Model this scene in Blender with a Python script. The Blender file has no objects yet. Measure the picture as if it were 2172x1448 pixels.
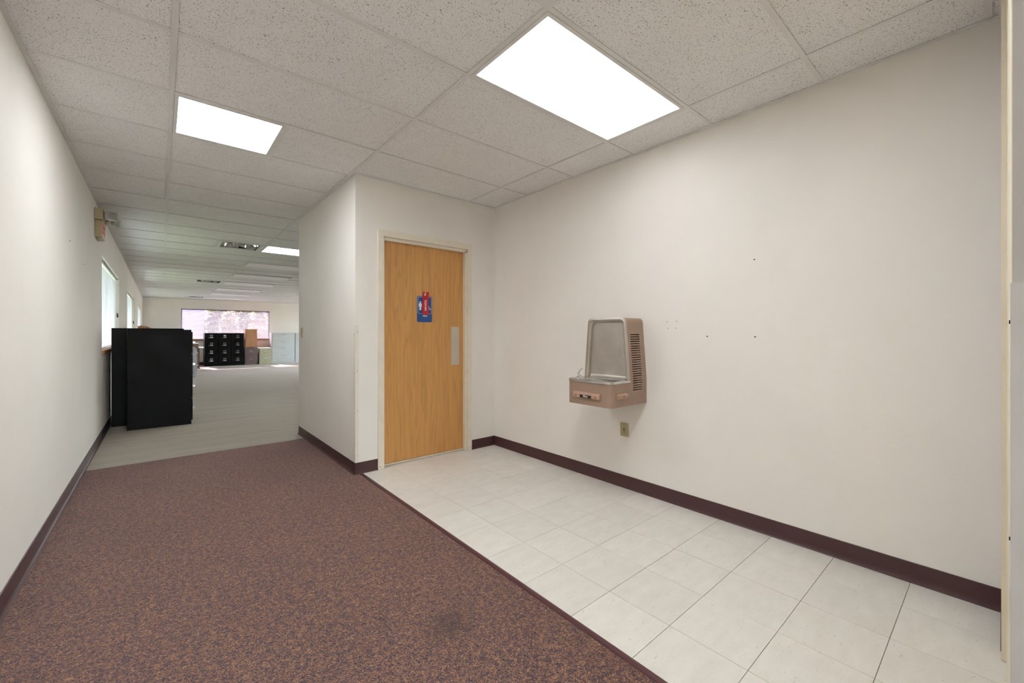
import bpy, bmesh, math, random
import numpy as np
from mathutils import Vector, Matrix, Euler, noise as mnoise

random.seed(7)
sc = bpy.context.scene
C = sc.collection

# ------------------------------------------------------------------ camera
cam_d = bpy.data.cameras.new('camera')
cam = bpy.data.objects.new('camera', cam_d)
C.objects.link(cam)
cam.location = (0, 0, 1.2224)
cam.rotation_euler = (math.radians(90), 0, -math.radians(40.224))
cam_d.sensor_width = 36
cam_d.lens = 880.2 * 36 / 2172
cam_d.shift_y = -14.8 / 2172
cam_d.clip_start = 0.02
cam_d.clip_end = 300
sc.camera = cam

# ------------------------------------------------------------------ sky, sun, exposure
SUN_DIR = Vector((0.15, -1.0, -0.68)).normalized()       # the way the sunlight travels
world = bpy.data.worlds.new('world')
sc.world = world
world.use_nodes = True
wn = world.node_tree
bg = wn.nodes['Background']
sky = wn.nodes.new('ShaderNodeTexSky')
sky.sky_type = 'NISHITA'
sky.sun_disc = False
sky.sun_elevation = math.asin(-SUN_DIR.z)
sky.sun_rotation = math.atan2(-SUN_DIR.x, -SUN_DIR.y)
sky.air_density = 1.0
sky.dust_density = 2.0
hs = wn.nodes.new('ShaderNodeHueSaturation')
hs.inputs['Saturation'].default_value = 0.35
wn.links.new(sky.outputs[0], hs.inputs['Color'])
wn.links.new(hs.outputs[0], bg.inputs[0])
bg.inputs[1].default_value = 2.2

sun_d = bpy.data.lights.new('sun', 'SUN')
sun_d.energy = 40.0
sun_d.angle = math.radians(0.6)
sun_d.color = (1.0, 0.96, 0.9)
sun = bpy.data.objects.new('sun', sun_d)
C.objects.link(sun)
sun.location = (0, 40, 30)
sun.rotation_euler = SUN_DIR.to_track_quat('-Z', 'Y').to_euler()

LAMP = {'alcove': 2.0, 'hall': 10.5, 'overhead_fill': 15.5, 'lobby': 4.5, 'office': 6.0}         # radiance of the lit ceiling lenses; the added fill ones are unseen
sc.view_settings.view_transform = 'Standard'
sc.view_settings.look = 'None'
sc.view_settings.gamma = 1.0
sc.view_settings.use_curve_mapping = False
sc.view_settings.exposure = 1.0
sc.cycles.use_denoising = True
sc.cycles.max_bounces = 8
sc.cycles.diffuse_bounces = 5
sc.cycles.use_adaptive_sampling = True
sc.cycles.adaptive_threshold = 0.1
sc.cycles.adaptive_min_samples = 24
sc.cycles.transparent_max_bounces = 24
sc.cycles.sample_clamp_indirect = 6.0
sc.cycles.caustics_reflective = False
sc.cycles.caustics_refractive = False

# ------------------------------------------------------------------ dimensions (metres)
XL, XR = -0.53, 2.83          # hall side walls
YD = 3.65                     # restroom wall
XS, YS = 1.295, 5.59          # side of the restroom block, its office end
H = 2.624                     # ceiling
YF = 20.75                    # far office wall
XO = 8.0                      # right office wall (out of view)
YB = -4.0                     # rear wall (behind the camera)
SEAM = 5.30                   # hall carpet / office carpet
XE = 1.335                    # carpet / vinyl edge
YN = -0.010                   # face of the near wall stub


# ------------------------------------------------------------------ material helpers
def srgb(r, g, b):
    f = lambda c: (c / 12.92 if c <= 0.04045 else ((c + 0.055) / 1.055) ** 2.4)
    return (f(r / 255), f(g / 255), f(b / 255), 1.0)


class NT:
    def __init__(self, name):
        self.m = bpy.data.materials.new(name)
        self.m.use_nodes = True
        self.t = self.m.node_tree
        self.b = self.t.nodes['Principled BSDF']
        self.out = self.t.nodes['Material Output']

    def n(self, typ, ins=None, **props):
        nd = self.t.nodes.new(typ)
        for k, v in props.items():
            setattr(nd, k, v)
        for k, v in (ins or {}).items():
            self.put(nd.inputs[k], v)
        return nd

    def put(self, sock, v):
        if isinstance(v, bpy.types.NodeSocket):
            self.t.links.new(v, sock)
        elif isinstance(v, bpy.types.Node):
            self.t.links.new(v.outputs[0], sock)
        else:
            sock.default_value = v

    def p(self, **kw):
        for k, v in kw.items():
            self.put(self.b.inputs[k.replace('_', ' ')], v)
        return self

    def coord(self, scale=(1, 1, 1), kind='Object', rot=(0, 0, 0)):
        tc = self.n('ShaderNodeTexCoord')
        mp = self.n('ShaderNodeMapping', {'Scale': scale, 'Rotation': rot})
        self.t.links.new(tc.outputs[kind], mp.inputs['Vector'])
        return mp.outputs[0]

    def world(self, scale=(1, 1, 1)):
        g = self.n('ShaderNodeNewGeometry')
        mp = self.n('ShaderNodeMapping', {'Scale': scale})
        self.t.links.new(g.outputs['Position'], mp.inputs['Vector'])
        return mp.outputs[0]

    def noise(self, vec, scale, detail=2.0, rough=0.5, dist=0.0):
        return self.n('ShaderNodeTexNoise', {'Vector': vec, 'Scale': scale, 'Detail': detail, 'Roughness': rough, 'Distortion': dist})

    def ramp(self, fac, stops, interp='LINEAR'):
        r = self.n('ShaderNodeValToRGB', {'Fac': fac})
        cr = r.color_ramp
        cr.interpolation = interp
        while len(cr.elements) < len(stops):
            cr.elements.new(0.5)
        for e, (pos, col) in zip(cr.elements, stops):
            e.position = pos
            e.color = col if len(col) == 4 else (*col, 1)
        return r.outputs[0]

    def mix(self, fac, a, b, blend='MIX'):
        m = self.n('ShaderNodeMix', data_type='RGBA', blend_type=blend)
        self.put(m.inputs[0], fac)
        self.put(m.inputs[6], a)
        self.put(m.inputs[7], b)
        return m.outputs[2]

    def math(self, op, a, b=0.0):
        m = self.n('ShaderNodeMath', operation=op)
        self.put(m.inputs[0], a)
        self.put(m.inputs[1], b)
        return m.outputs[0]

    def bump(self, height, strength=0.3, dist=0.002):
        b = self.n('ShaderNodeBump', {'Height': height, 'Strength': strength, 'Distance': dist})
        self.t.links.new(b.outputs[0], self.b.inputs['Normal'])
        return b


W = (1, 1, 1, 1)
K = (0, 0, 0, 1)


def plain(name, col, rough=0.5, metal=0.0, bump=0.0, bscale=60, var=0.04):
    t = NT(name)
    v = t.coord()
    nz = t.noise(v, 9.0, 3.0)
    lo = tuple(c * (1 - var) for c in col[:3]) + (1,)
    hi = tuple(min(1, c * (1 + var)) for c in col[:3]) + (1,)
    t.p(Base_Color=t.ramp(nz, [(0.3, lo), (0.7, hi)]), Roughness=rough, Metallic=metal)
    if bump:
        t.bump(t.noise(v, bscale, 3.0), bump, 0.002)
    return t.m


def paint_wall(name, col, rough=0.62, streak=0.0):
    t = NT(name)
    v = t.world()
    big = t.noise(v, 1.3, 4.0, 0.6)
    lo = tuple(c * 0.955 for c in col[:3]) + (1,)
    base = t.ramp(big, [(0.35, lo), (0.65, col)])
    grime = t.noise(t.world((1, 1, 0.5)), 3.7, 5.0, 0.65)
    base = t.mix(t.ramp(grime, [(0.60, K), (0.80, (0.35, 0.35, 0.35, 1))]), base, tuple(c * d for c, d in zip(col[:3], (0.90, 0.87, 0.80))) + (1,))
    t.p(Base_Color=base, Roughness=rough)
    h = t.noise(v, 55.0, 4.0, 0.55)
    t.bump(h, 0.22, 0.003)
    return t.m


M = {}
M['wall'] = paint_wall('hall_wall_paint', (0.81, 0.775, 0.725, 1))
M['wall_office'] = paint_wall('office_wall_paint', (0.80, 0.75, 0.70, 1))
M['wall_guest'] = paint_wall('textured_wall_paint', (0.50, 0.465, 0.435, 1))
M['frame_paint'] = plain('cream_frame_paint', (0.74, 0.68, 0.56, 1), 0.42)
M['trim_paint'] = plain('cream_trim_paint', (0.72, 0.645, 0.50, 1), 0.45)
M['guard'] = plain('clear_white_corner_guard', (0.74, 0.69, 0.60, 1), 0.28)
M['guard_clear'] = plain('clear_plastic_corner_guard', (0.56, 0.535, 0.51, 1), 0.25)
M['grid'] = plain('ceiling_grid_enamel', (0.74, 0.735, 0.72, 1), 0.45)
M['dark'] = plain('matte_black', (0.012, 0.012, 0.012, 1), 0.6)  # black screws and buttons; also paints the dark inside holes, slots and duct
M['slab'] = plain('plenum_grey', (0.2, 0.2, 0.2, 1), 0.9)

# ceiling tile: fissured mineral fibre
t = NT('ceiling_tile_fissured')
rnd = t.n('ShaderNodeObjectInfo')
vv = t.n('ShaderNodeVectorMath', operation='ADD')
t.put(vv.inputs[0], t.world())
off = t.n('ShaderNodeVectorMath', operation='SCALE')
comb = t.n('ShaderNodeCombineXYZ', {'X': rnd.outputs['Random'], 'Y': rnd.outputs['Random'], 'Z': 0.0})
t.put(off.inputs[0], comb.outputs[0])
off.inputs['Scale'].default_value = 17.0
t.put(vv.inputs[1], off.outputs[0])
vec = vv.outputs[0]
fis = t.noise(vec, 170.0, 2.0, 0.55, 0.9)
pit = t.ramp(fis, [(0.345, W), (0.39, K)])
dens = t.ramp(t.noise(vec, 9.0, 2.0), [(0.25, (0.55, 0.55, 0.55, 1)), (0.6, W)])
pit = t.mix(1.0, pit, dens, 'MULTIPLY')
fine = t.ramp(t.noise(vec, 330.0, 1.0), [(0.27, W), (0.34, K)])
tone = t.ramp(t.noise(vec, 2.2, 3.0), [(0.3, (0.83, 0.825, 0.82, 1)), (0.7, (0.87, 0.865, 0.86, 1))])
col = t.mix(t.math('MULTIPLY', fine, 0.30), tone, (0.42, 0.40, 0.38, 1))
col = t.mix(pit, col, (0.13, 0.12, 0.11, 1))  # shade inside the pits is painted into the tile colour
t.p(Base_Color=col, Roughness=0.95)
t.bump(t.math('SUBTRACT', 1.0, pit), 0.5, 0.002)
M['ctile'] = t.m

# hall carpet: loop pile of maroon, rust and navy flecks
t = NT('hall_carpet_flecked')
v = t.world()
wv = t.n('ShaderNodeVectorMath', operation='ADD')
nzv = t.noise(v, 170.0, 2.0)
sc3 = t.n('ShaderNodeVectorMath', operation='SCALE')
t.put(sc3.inputs[0], nzv.outputs['Color'])
sc3.inputs['Scale'].default_value = 0.008
t.put(wv.inputs[0], v)
t.put(wv.inputs[1], sc3.outputs[0])
vor = t.n('ShaderNodeTexVoronoi', {'Vector': wv.outputs[0], 'Scale': 250.0}, feature='F1')
sep = t.n('ShaderNodeSeparateColor')
t.t.links.new(vor.outputs['Color'], sep.inputs[0])
clump = t.noise(v, 45.0, 3.0, 0.6)
fac = t.math('ADD', t.math('MULTIPLY', sep.outputs[0], 0.78), t.math('MULTIPLY', t.math('SUBTRACT', clump, 0.5), 0.9))
fac = t.math('ADD', fac, 0.10)
fleck = t.ramp(fac, [(0.00, (0.020, 0.020, 0.042, 1)), (0.20, (0.050, 0.036, 0.058, 1)), (0.34, (0.120, 0.055, 0.050, 1)),
                     (0.52, (0.195, 0.108, 0.072, 1)), (0.68, (0.31, 0.160, 0.080, 1)), (0.86, (0.46, 0.255, 0.125, 1))], 'CONSTANT')
wear = t.ramp(t.noise(v, 1.6, 3.0), [(0.3, (0.90, 0.89, 0.92, 1)), (0.7, (1.06, 1.04, 1.0, 1))])
fleck = t.mix(1.0, fleck, wear, 'MULTIPLY')
# one old spill, about 15 cm across
g = t.n('ShaderNodeNewGeometry')
dv = t.n('ShaderNodeVectorMath', operation='SUBTRACT')
t.put(dv.inputs[0], g.outputs['Position'])
dv.inputs[1].default_value = (0.92, 1.50, 0.0)
ln = t.n('ShaderNodeVectorMath', operation='LENGTH')
t.put(ln.inputs[0], dv.outputs[0])
blot = t.math('ADD', ln.outputs['Value'], t.math('MULTIPLY', t.math('SUBTRACT', t.noise(v, 14.0, 3.0), 0.5), 0.16))
fleck = t.mix(t.ramp(blot, [(0.03, (0.55, 0.55, 0.55, 1)), (0.12, K)]), fleck, (0.028, 0.019, 0.018, 1))
t.p(Base_Color=fleck, Roughness=0.95, Sheen_Weight=0.35, Sheen_Roughness=0.4)
t.b.inputs['Sheen Tint'].default_value = (0.85, 0.58, 0.58, 1)
t.bump(vor.outputs['Distance'], 0.9, 0.004)
M['carpet'] = t.m

# office carpet: ribbed taupe loop
t = NT('office_carpet_ribbed')
v = t.world()
bands = t.noise(t.world((0.5, 6.0, 1)), 1.6, 4.0, 0.6)
rib = t.n('ShaderNodeTexWave', {'Vector': v, 'Scale': 38.0, 'Distortion': 0.6, 'Detail': 1.0}, wave_type='BANDS', bands_direction='Y')
rib2 = t.n('ShaderNodeTexWave', {'Vector': v, 'Scale': 60.0, 'Distortion': 0.8, 'Detail': 1.0}, wave_type='BANDS', bands_direction='X')
weave = t.math('MULTIPLY', rib.outputs['Fac'], t.math('ADD', t.math('MULTIPLY', rib2.outputs['Fac'], 0.5), 0.5))
col = t.ramp(weave, [(0.05, (0.19, 0.158, 0.122, 1)), (0.7, (0.46, 0.41, 0.335, 1))])
col = t.mix(1.0, col, t.ramp(bands, [(0.35, (0.83, 0.83, 0.84, 1)), (0.65, (1.08, 1.07, 1.05, 1))]), 'MULTIPLY')
t.p(Base_Color=col, Roughness=0.9, Sheen_Weight=0.35)
t.b.inputs['Sheen Tint'].default_value = (0.95, 0.86, 0.76, 1)
t.bump(weave, 0.5, 0.003)
M['office_carpet'] = t.m

# vinyl composition tile
t = NT('vinyl_tile_flecked')
oi = t.n('ShaderNodeObjectInfo')
vs = t.n('ShaderNodeVectorMath', operation='ADD')
t.put(vs.inputs[0], t.world((1.0, 2.6, 1.0)))
cb = t.n('ShaderNodeCombineXYZ', {'X': t.math('MULTIPLY', oi.outputs['Random'], 31.0), 'Y': t.math('MULTIPLY', oi.outputs['Random'], 57.0), 'Z': 0.0})
t.put(vs.inputs[1], cb.outputs[0])
vec = vs.outputs[0]
f1 = t.noise(vec, 42.0, 2.0, 0.5, 0.8)
f2 = t.noise(vec, 95.0, 1.0, 0.5, 0.5)
tone = t.ramp(oi.outputs['Random'], [(0.0, (0.67, 0.645, 0.60, 1)), (1.0, (0.72, 0.695, 0.65, 1))])
mott = t.ramp(t.noise(vec, 7.0, 4.0, 0.6), [(0.3, (0.94, 0.935, 0.92, 1)), (0.7, (1.03, 1.03, 1.03, 1))])
col = t.mix(1.0, tone, mott, 'MULTIPLY')
col = t.mix(t.ramp(f1, [(0.285, (0.65, 0.65, 0.65, 1)), (0.315, K)]), col, (0.42, 0.45, 0.40, 1))
col = t.mix(t.ramp(f2, [(0.25, (0.6, 0.6, 0.6, 1)), (0.28, K)]), col, (0.45, 0.42, 0.36, 1))
st = t.noise(t.world(), 2.3, 5.0, 0.65)
col = t.mix(t.ramp(st, [(0.60, K), (0.78, (0.35, 0.35, 0.35, 1))]), col, (0.62, 0.51, 0.33, 1))
t.p(Base_Color=col, Roughness=t.ramp(mott, [(0.9, (0.42, 0.42, 0.42, 1)), (1.0, (0.33, 0.33, 0.33, 1))]))
t.b.inputs['Specular IOR Level'].default_value = 0.35
t.bump(t.noise(t.world(), 6.0, 2.0), 0.05, 0.01)
M['vct'] = t.m
M['grout'] = plain('tile_joint_dirt', (0.05, 0.042, 0.03, 1), 0.9)

# vinyl cove base
t = NT('maroon_cove_base')
v = t.world()
scuff = t.noise(v, 40.0, 5.0, 0.7)
col = t.mix(t.ramp(scuff, [(0.70, K), (0.80, (0.5, 0.5, 0.5, 1))]), (0.064, 0.025, 0.026, 1), (0.22, 0.16, 0.15, 1))
t.p(Base_Color=col, Roughness=0.42)
M['base'] = t.m
M['strip'] = plain('maroon_edge_strip', (0.085, 0.026, 0.030, 1), 0.4)
M['base_dark'] = plain('black_cove_base', (0.03, 0.02, 0.022, 1), 0.5)


def wood(name, c0, c1, c2, axis='Z', scale=1.0, rough=0.42):
    t = NT(name)
    s = {'Z': (7, 7, 0.42), 'X': (0.42, 7, 7), 'Y': (7, 0.42, 7)}[axis]
    v = t.coord(tuple(a * scale for a in s))
    g1 = t.noise(v, 1.3, 3.0, 0.5, 0.4)
    rings = t.math('FRACT', t.math('MULTIPLY', g1, 9.0))
    fine = t.noise(t.coord(tuple(a * scale * (9 if a > 1 else 2.2) for a in s)), 4.0, 4.0, 0.7)
    col = t.ramp(rings, [(0.0, c0), (0.25, c1), (0.75, c2), (1.0, c0)])
    col = t.mix(t.ramp(fine, [(0.36, (0.30, 0.30, 0.30, 1)), (0.56, K)]), col, tuple(c * 0.55 for c in c0[:3]) + (1,))
    t.p(Base_Color=col, Roughness=rough)
    t.bump(fine, 0.08, 0.001)
    return t.m


M['oak'] = wood('oak_door_veneer', (0.55, 0.275, 0.083, 1), (0.635, 0.322, 0.098, 1), (0.66, 0.338, 0.106, 1))
M['oak_sill'] = wood('oak_sill', (0.33, 0.15, 0.05, 1), (0.42, 0.20, 0.07, 1), (0.45, 0.22, 0.08, 1), 'Y')
M['oak_sill_x'] = wood('oak_sill_cross', (0.33, 0.15, 0.05, 1), (0.42, 0.20, 0.07, 1), (0.45, 0.22, 0.08, 1), 'X')
M['maple'] = wood('orange_wood_laminate', (0.40, 0.19, 0.09, 1), (0.50, 0.255, 0.125, 1), (0.54, 0.28, 0.14, 1))
M['walnut'] = wood('brown_wood_laminate', (0.22, 0.125, 0.08, 1), (0.28, 0.165, 0.11, 1), (0.30, 0.18, 0.12, 1))
M['redwood'] = wood('dark_red_wood', (0.10, 0.028, 0.022, 1), (0.13, 0.038, 0.03, 1), (0.15, 0.045, 0.034, 1))

# black enamel with rub marks
t = NT('black_enamel_scuffed')
v = t.world()
sm = t.noise(v, 3.0, 5.0, 0.65, 0.5)
t.p(Base_Color=t.ramp(sm, [(0.4, (0.005, 0.005, 0.005, 1)), (0.75, (0.013, 0.0125, 0.0115, 1))]),
    Roughness=t.ramp(sm, [(0.35, (0.30, 0.30, 0.30, 1)), (0.7, (0.55, 0.55, 0.55, 1))]))
t.bump(t.noise(v, 2.0, 2.0), 0.10, 0.02)
t.b.inputs['Specular IOR Level'].default_value = 0.07
M['black'] = t.m
M['mauve'] = plain('mauve_enamel', (0.135, 0.088, 0.085, 1), 0.45)
M['putty'] = plain('putty_green_enamel', (0.40, 0.375, 0.255, 1), 0.45)
M['grey'] = plain('light_grey_enamel', (0.44, 0.455, 0.445, 1), 0.45)
M['pale'] = plain('pale_blue_grey_enamel', (0.55, 0.58, 0.63, 1), 0.4)
M['white'] = plain('white_plastic', (0.80, 0.80, 0.78, 1), 0.4)
M['chrome'] = plain('chrome', (0.80, 0.80, 0.80, 1), 0.22, 1.0)
M['satin'] = plain('satin_aluminium', (0.62, 0.58, 0.52, 1), 0.42, 1.0)
M['card'] = plain('white_card', (0.8, 0.8, 0.78, 1), 0.8)
M['fount'] = plain('tan_enamel', (0.335, 0.225, 0.165, 1), 0.42)
M['fount_btn'] = plain('tan_plastic', (0.44, 0.27, 0.195, 1), 0.40)
M['plate'] = plain('ivory_plate', (0.46, 0.41, 0.235, 1), 0.4)
M['exit_case'] = plain('beige_case_plastic', (0.50, 0.43, 0.25, 1), 0.45)
M['blue'] = plain('blue_sign_plastic', (0.012, 0.075, 0.27, 1), 0.35)
M['signwhite'] = plain('sign_white', (0.80, 0.82, 0.86, 1), 0.5)
M['red'] = plain('red_tag_plastic', (0.50, 0.010, 0.022, 1), 0.3)
M['redprint'] = plain('red_print', (0.62, 0.07, 0.04, 1), 0.5)
M['exit_face'] = plain('exit_face_plastic', (0.70, 0.45, 0.36, 1), 0.4)
M['anchor'] = plain('yellow_green_anchor', (0.45, 0.46, 0.06, 1), 0.5)
M['yellow'] = plain('nameplate_gold', (0.72, 0.66, 0.48, 1), 0.4)
M['tassel'] = plain('dark_red_tassel', (0.09, 0.015, 0.025, 1), 0.5)
M['purple_alu'] = plain('plum_aluminium', (0.10, 0.07, 0.09, 1), 0.4)
M['rubber'] = plain('black_rubber', (0.015, 0.015, 0.015, 1), 0.7)

# brushed stainless
t = NT('brushed_stainless')
v = t.coord((60, 60, 1.2))
br = t.noise(v, 6.0, 3.0, 0.7)
sm = t.noise(t.coord(), 6.0, 4.0, 0.6)
t.p(Base_Color=t.ramp(sm, [(0.3, (0.47, 0.435, 0.39, 1)), (0.7, (0.57, 0.53, 0.48, 1))]), Metallic=1.0,
    Roughness=t.ramp(br, [(0.3, (0.36, 0.36, 0.36, 1)), (0.7, (0.48, 0.48, 0.48, 1))]))
M['steel'] = t.m
M['steel_top'] = plain('polished_stainless', (0.66, 0.645, 0.62, 1), 0.26, 1.0)

# lit lens / unlit lens
for zone, strength in LAMP.items():
    t = NT('lit_ceiling_lens_' + zone)
    t.p(Base_Color=(0.9, 0.9, 0.9, 1), Roughness=0.4, Emission_Color=(0.955, 0.985, 1.015, 1), Emission_Strength=strength)
    M['lens_' + zone] = t.m
t = NT('unlit_ceiling_lens')
t.p(Base_Color=(0.88, 0.89, 0.89, 1), Roughness=0.35)
t.bump(t.noise(t.world((1, 3, 1)), 2.5, 1.0), 0.25, 0.03)
M['lens_off'] = t.m

# crumpled foil
t = NT('crumpled_foil')
t.p(Base_Color=(0.72, 0.72, 0.73, 1), Metallic=1.0, Roughness=0.20)
M['foil'] = t.m


def glass(name, tint, gloss=0.06):
    t = NT(name)
    tr = t.n('ShaderNodeBsdfTransparent', {'Color': tint})
    gl = t.n('ShaderNodeBsdfGlossy', {'Color': W, 'Roughness': 0.02})
    mx = t.n('ShaderNodeMixShader', {'Fac': gloss})
    t.t.links.new(tr.outputs[0], mx.inputs[1])
    t.t.links.new(gl.outputs[0], mx.inputs[2])
    t.t.links.new(mx.outputs[0], t.out.inputs['Surface'])
    return t.m


M['glass'] = glass('window_glass', (0.93, 0.96, 0.97, 1))
M['glass_tint'] = glass('lavender_window_glass', (0.52, 0.485, 0.54, 1))
M['clear_lens'] = glass('clear_lamp_lens', (0.80, 0.80, 0.80, 1), 0.35)


def translucent(name, col, fac):
    t = NT(name)
    d = t.n('ShaderNodeBsdfDiffuse', {'Color': col})
    r = t.n('ShaderNodeBsdfTranslucent', {'Color': col})
    mx = t.n('ShaderNodeMixShader', {'Fac': fac})
    t.t.links.new(d.outputs[0], mx.inputs[1])
    t.t.links.new(r.outputs[0], mx.inputs[2])
    t.t.links.new(mx.outputs[0], t.out.inputs['Surface'])
    return t


M['slat'] = translucent('white_blind_slat', (0.84, 0.85, 0.86, 1), 0.16).m


# ------------------------------------------------------------------ mesh helpers
def bx(bm, x0, x1, y0, y1, z0, z1):
    vs = [bm.verts.new(p) for p in ((x0, y0, z0), (x1, y0, z0), (x1, y1, z0), (x0, y1, z0), (x0, y0, z1), (x1, y0, z1), (x1, y1, z1), (x0, y1, z1))]
    for f in ((3, 2, 1, 0), (4, 5, 6, 7), (0, 1, 5, 4), (1, 2, 6, 5), (2, 3, 7, 6), (3, 0, 4, 7)):
        bm.faces.new([vs[i] for i in f])
    return vs


def box(x0, x1, y0, y1, z0, z1, bev=0.0, seg=2):
    bm = bmesh.new()
    bx(bm, x0, x1, y0, y1, z0, z1)
    if bev:
        bmesh.ops.bevel(bm, geom=list(bm.edges), offset=bev, segments=seg, profile=0.5, affect='EDGES')
    return bm


def boxes(lst):
    bm = bmesh.new()
    for b in lst:
        bx(bm, *b)
    return bm


def prism(profile, a, b, axis):
    """extrude a closed 2-D profile between a and b. axis 'X': profile (y,z); 'Y': (x,z); 'Z': (x,y)"""
    bm = bmesh.new()
    mk = {'X': lambda p, t: (t, p[0], p[1]), 'Y': lambda p, t: (p[0], t, p[1]), 'Z': lambda p, t: (p[0], p[1], t)}[axis]
    v0 = [bm.verts.new(mk(p, a)) for p in profile]
    v1 = [bm.verts.new(mk(p, b)) for p in profile]
    n = len(profile)
    bm.faces.new(v0[::-1])
    bm.faces.new(v1)
    for i in range(n):
        bm.faces.new((v0[i], v0[(i + 1) % n], v1[(i + 1) % n], v1[i]))
    bmesh.ops.recalc_face_normals(bm, faces=bm.faces)
    return bm


def rrect(x0, x1, y0, y1, r, n=5):
    pts = []
    for cx, cy, a0 in ((x1 - r, y1 - r, 0), (x0 + r, y1 - r, 90), (x0 + r, y0 + r, 180), (x1 - r, y0 + r, 270)):
        for i in range(n + 1):
            a = math.radians(a0 + 90 * i / n)
            pts.append((cx + r * math.cos(a), cy + r * math.sin(a)))
    return pts


def tube(bm, pts, r, n=10, cap=True):
    rings = []
    pts = [Vector(p) for p in pts]
    for i, p in enumerate(pts):
        d = (pts[min(i + 1, len(pts) - 1)] - pts[max(i - 1, 0)]).normalized()
        q = d.to_track_quat('Z', 'Y')
        rr = r[i] if isinstance(r, (list, tuple)) else r
        rings.append([bm.verts.new(p + q @ Vector((rr * math.cos(2 * math.pi * k / n), rr * math.sin(2 * math.pi * k / n), 0))) for k in range(n)])
    for a, b in zip(rings, rings[1:]):
        for k in range(n):
            bm.faces.new((a[k], a[(k + 1) % n], b[(k + 1) % n], b[k]))
    if cap:
        bm.faces.new(rings[0][::-1])
        bm.faces.new(rings[-1])
    return bm


def cyl(p0, p1, r, n=14):
    return tube(bmesh.new(), [p0, p1], r, n)


def ring_rect(x0, x1, y0, y1, w, z0, z1):
    """rectangular ring (4 boxes) in the XY plane"""
    return boxes([(x0, x1, y0, y0 + w, z0, z1), (x0, x1, y1 - w, y1, z0, z1), (x0, x0 + w, y0 + w, y1 - w, z0, z1), (x1 - w, x1, y0 + w, y1 - w, z0, z1)])


def mesh_of(name, bm, mat, smooth=False):
    me = bpy.data.meshes.new(name)
    bm.normal_update()
    bm.to_mesh(me)
    bm.free()
    me.materials.append(mat)
    if smooth:
        for p in me.polygons:
            p.use_smooth = True
        try:
            me.set_sharp_from_angle(angle=math.radians(40))
        except Exception:
            pass
    return me


def obj(name, bm, mat, parent=None, smooth=False):
    me = bm if isinstance(bm, bpy.types.Mesh) else mesh_of(name, bm, mat, smooth)
    o = bpy.data.objects.new(name, me)
    C.objects.link(o)
    if parent:
        o.parent = parent
    return o


def tag(o, label=None, cat=None, group=None, kind=None):
    if label:
        o['label'] = label
    if cat:
        o['category'] = cat
    if group:
        o['group'] = group
    if kind:
        o['kind'] = kind
    return o


def thing(name, loc, label, cat, group=None, rz=0.0):
    o = bpy.data.objects.new(name, None)
    o.empty_display_size = 0.1
    C.objects.link(o)
    o.location = loc
    o.rotation_euler = (0, 0, rz)
    return tag(o, label, cat, group)


def struct(name, bm=None, mat=None, label=None, smooth=False):
    if bm is None:
        o = bpy.data.objects.new(name, None)
        C.objects.link(o)
    else:
        o = obj(name, bm, mat, None, smooth)
    return tag(o, label, kind='structure')


def dup(root, loc, rz=None, label=None):
    def cp(o, parent):
        c = o.copy()
        C.objects.link(c)
        if parent:
            c.parent = parent
        for ch in o.children:
            cp(ch, c)
        return c
    r = cp(root, None)
    r.location = loc
    if rz is not None:
        r.rotation_euler = (0, 0, rz)
    if label:
        r['label'] = label
    return r


def text_mesh(s, size, mat, extrude=0.0004, align='CENTER', bold=0.0):
    cu = bpy.data.curves.new('lettering', 'FONT')
    cu.body = s
    cu.size = size
    cu.align_x = align
    cu.align_y = 'CENTER'
    cu.extrude = extrude
    cu.offset = bold
    tmp = bpy.data.objects.new('lettering_tmp', cu)
    C.objects.link(tmp)
    dg = bpy.context.evaluated_depsgraph_get()
    me = bpy.data.meshes.new_from_object(tmp.evaluated_get(dg))
    me.name = 'lettering'
    bpy.data.objects.remove(tmp)
    bpy.data.curves.remove(cu)
    me.materials.clear()
    me.materials.append(mat)
    return me


def place(me, name, parent, loc, rot):
    o = obj(name, me, None, parent)
    o.location = loc
    o.rotation_euler = rot
    return o


R90 = math.pi / 2

# ================================================================== STRUCTURE
# ---- floors
struct('floor_hall', box(XL - 0.1, XE, YB, SEAM, -0.05, 0.0), M['carpet'], 'maroon, rust and navy flecked hall carpet')
struct('floor_lobby', box(XE, 4.2, YB, YN - 0.14, -0.05, 0.0), M['carpet'], 'flecked carpet of the lobby behind the near wall')
struct('floor_office', boxes([(XL - 0.1, XS + 0.06, SEAM, YS, -0.05, 0.002), (XL - 0.1, XO, YS, YF, -0.05, 0.002)]), M['office_carpet'], 'ribbed taupe carpet of the far office')
struct('trim_1', prism([(XE - 0.008, 0.0), (XE - 0.004, 0.006), (XE + 0.008, 0.0075), (XE + 0.021, 0.0035), (XE + 0.021, 0.0)], YN, YD, 'Y'), M['strip'], 'maroon rubber strip between the carpet and the white tiles')
vct = struct('floor_tile', box(XE, XR, YN - 0.14, YD, -0.05, -0.0025), M['grout'], 'cream vinyl tile floor in front of the restroom door')
struct('floor_restroom', box(XS, XO, YD, YS - 0.12, -0.05, 0.001), M['vct'], 'vinyl floor running under the restroom door')
T = 0.3048
xs = [XE + 0.012] + [1.6287 + i * T for i in range(4)] + [XR]
ys = [0.90296 + j * T for j in range(-3, 10)]
tile_cache = {}
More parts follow.
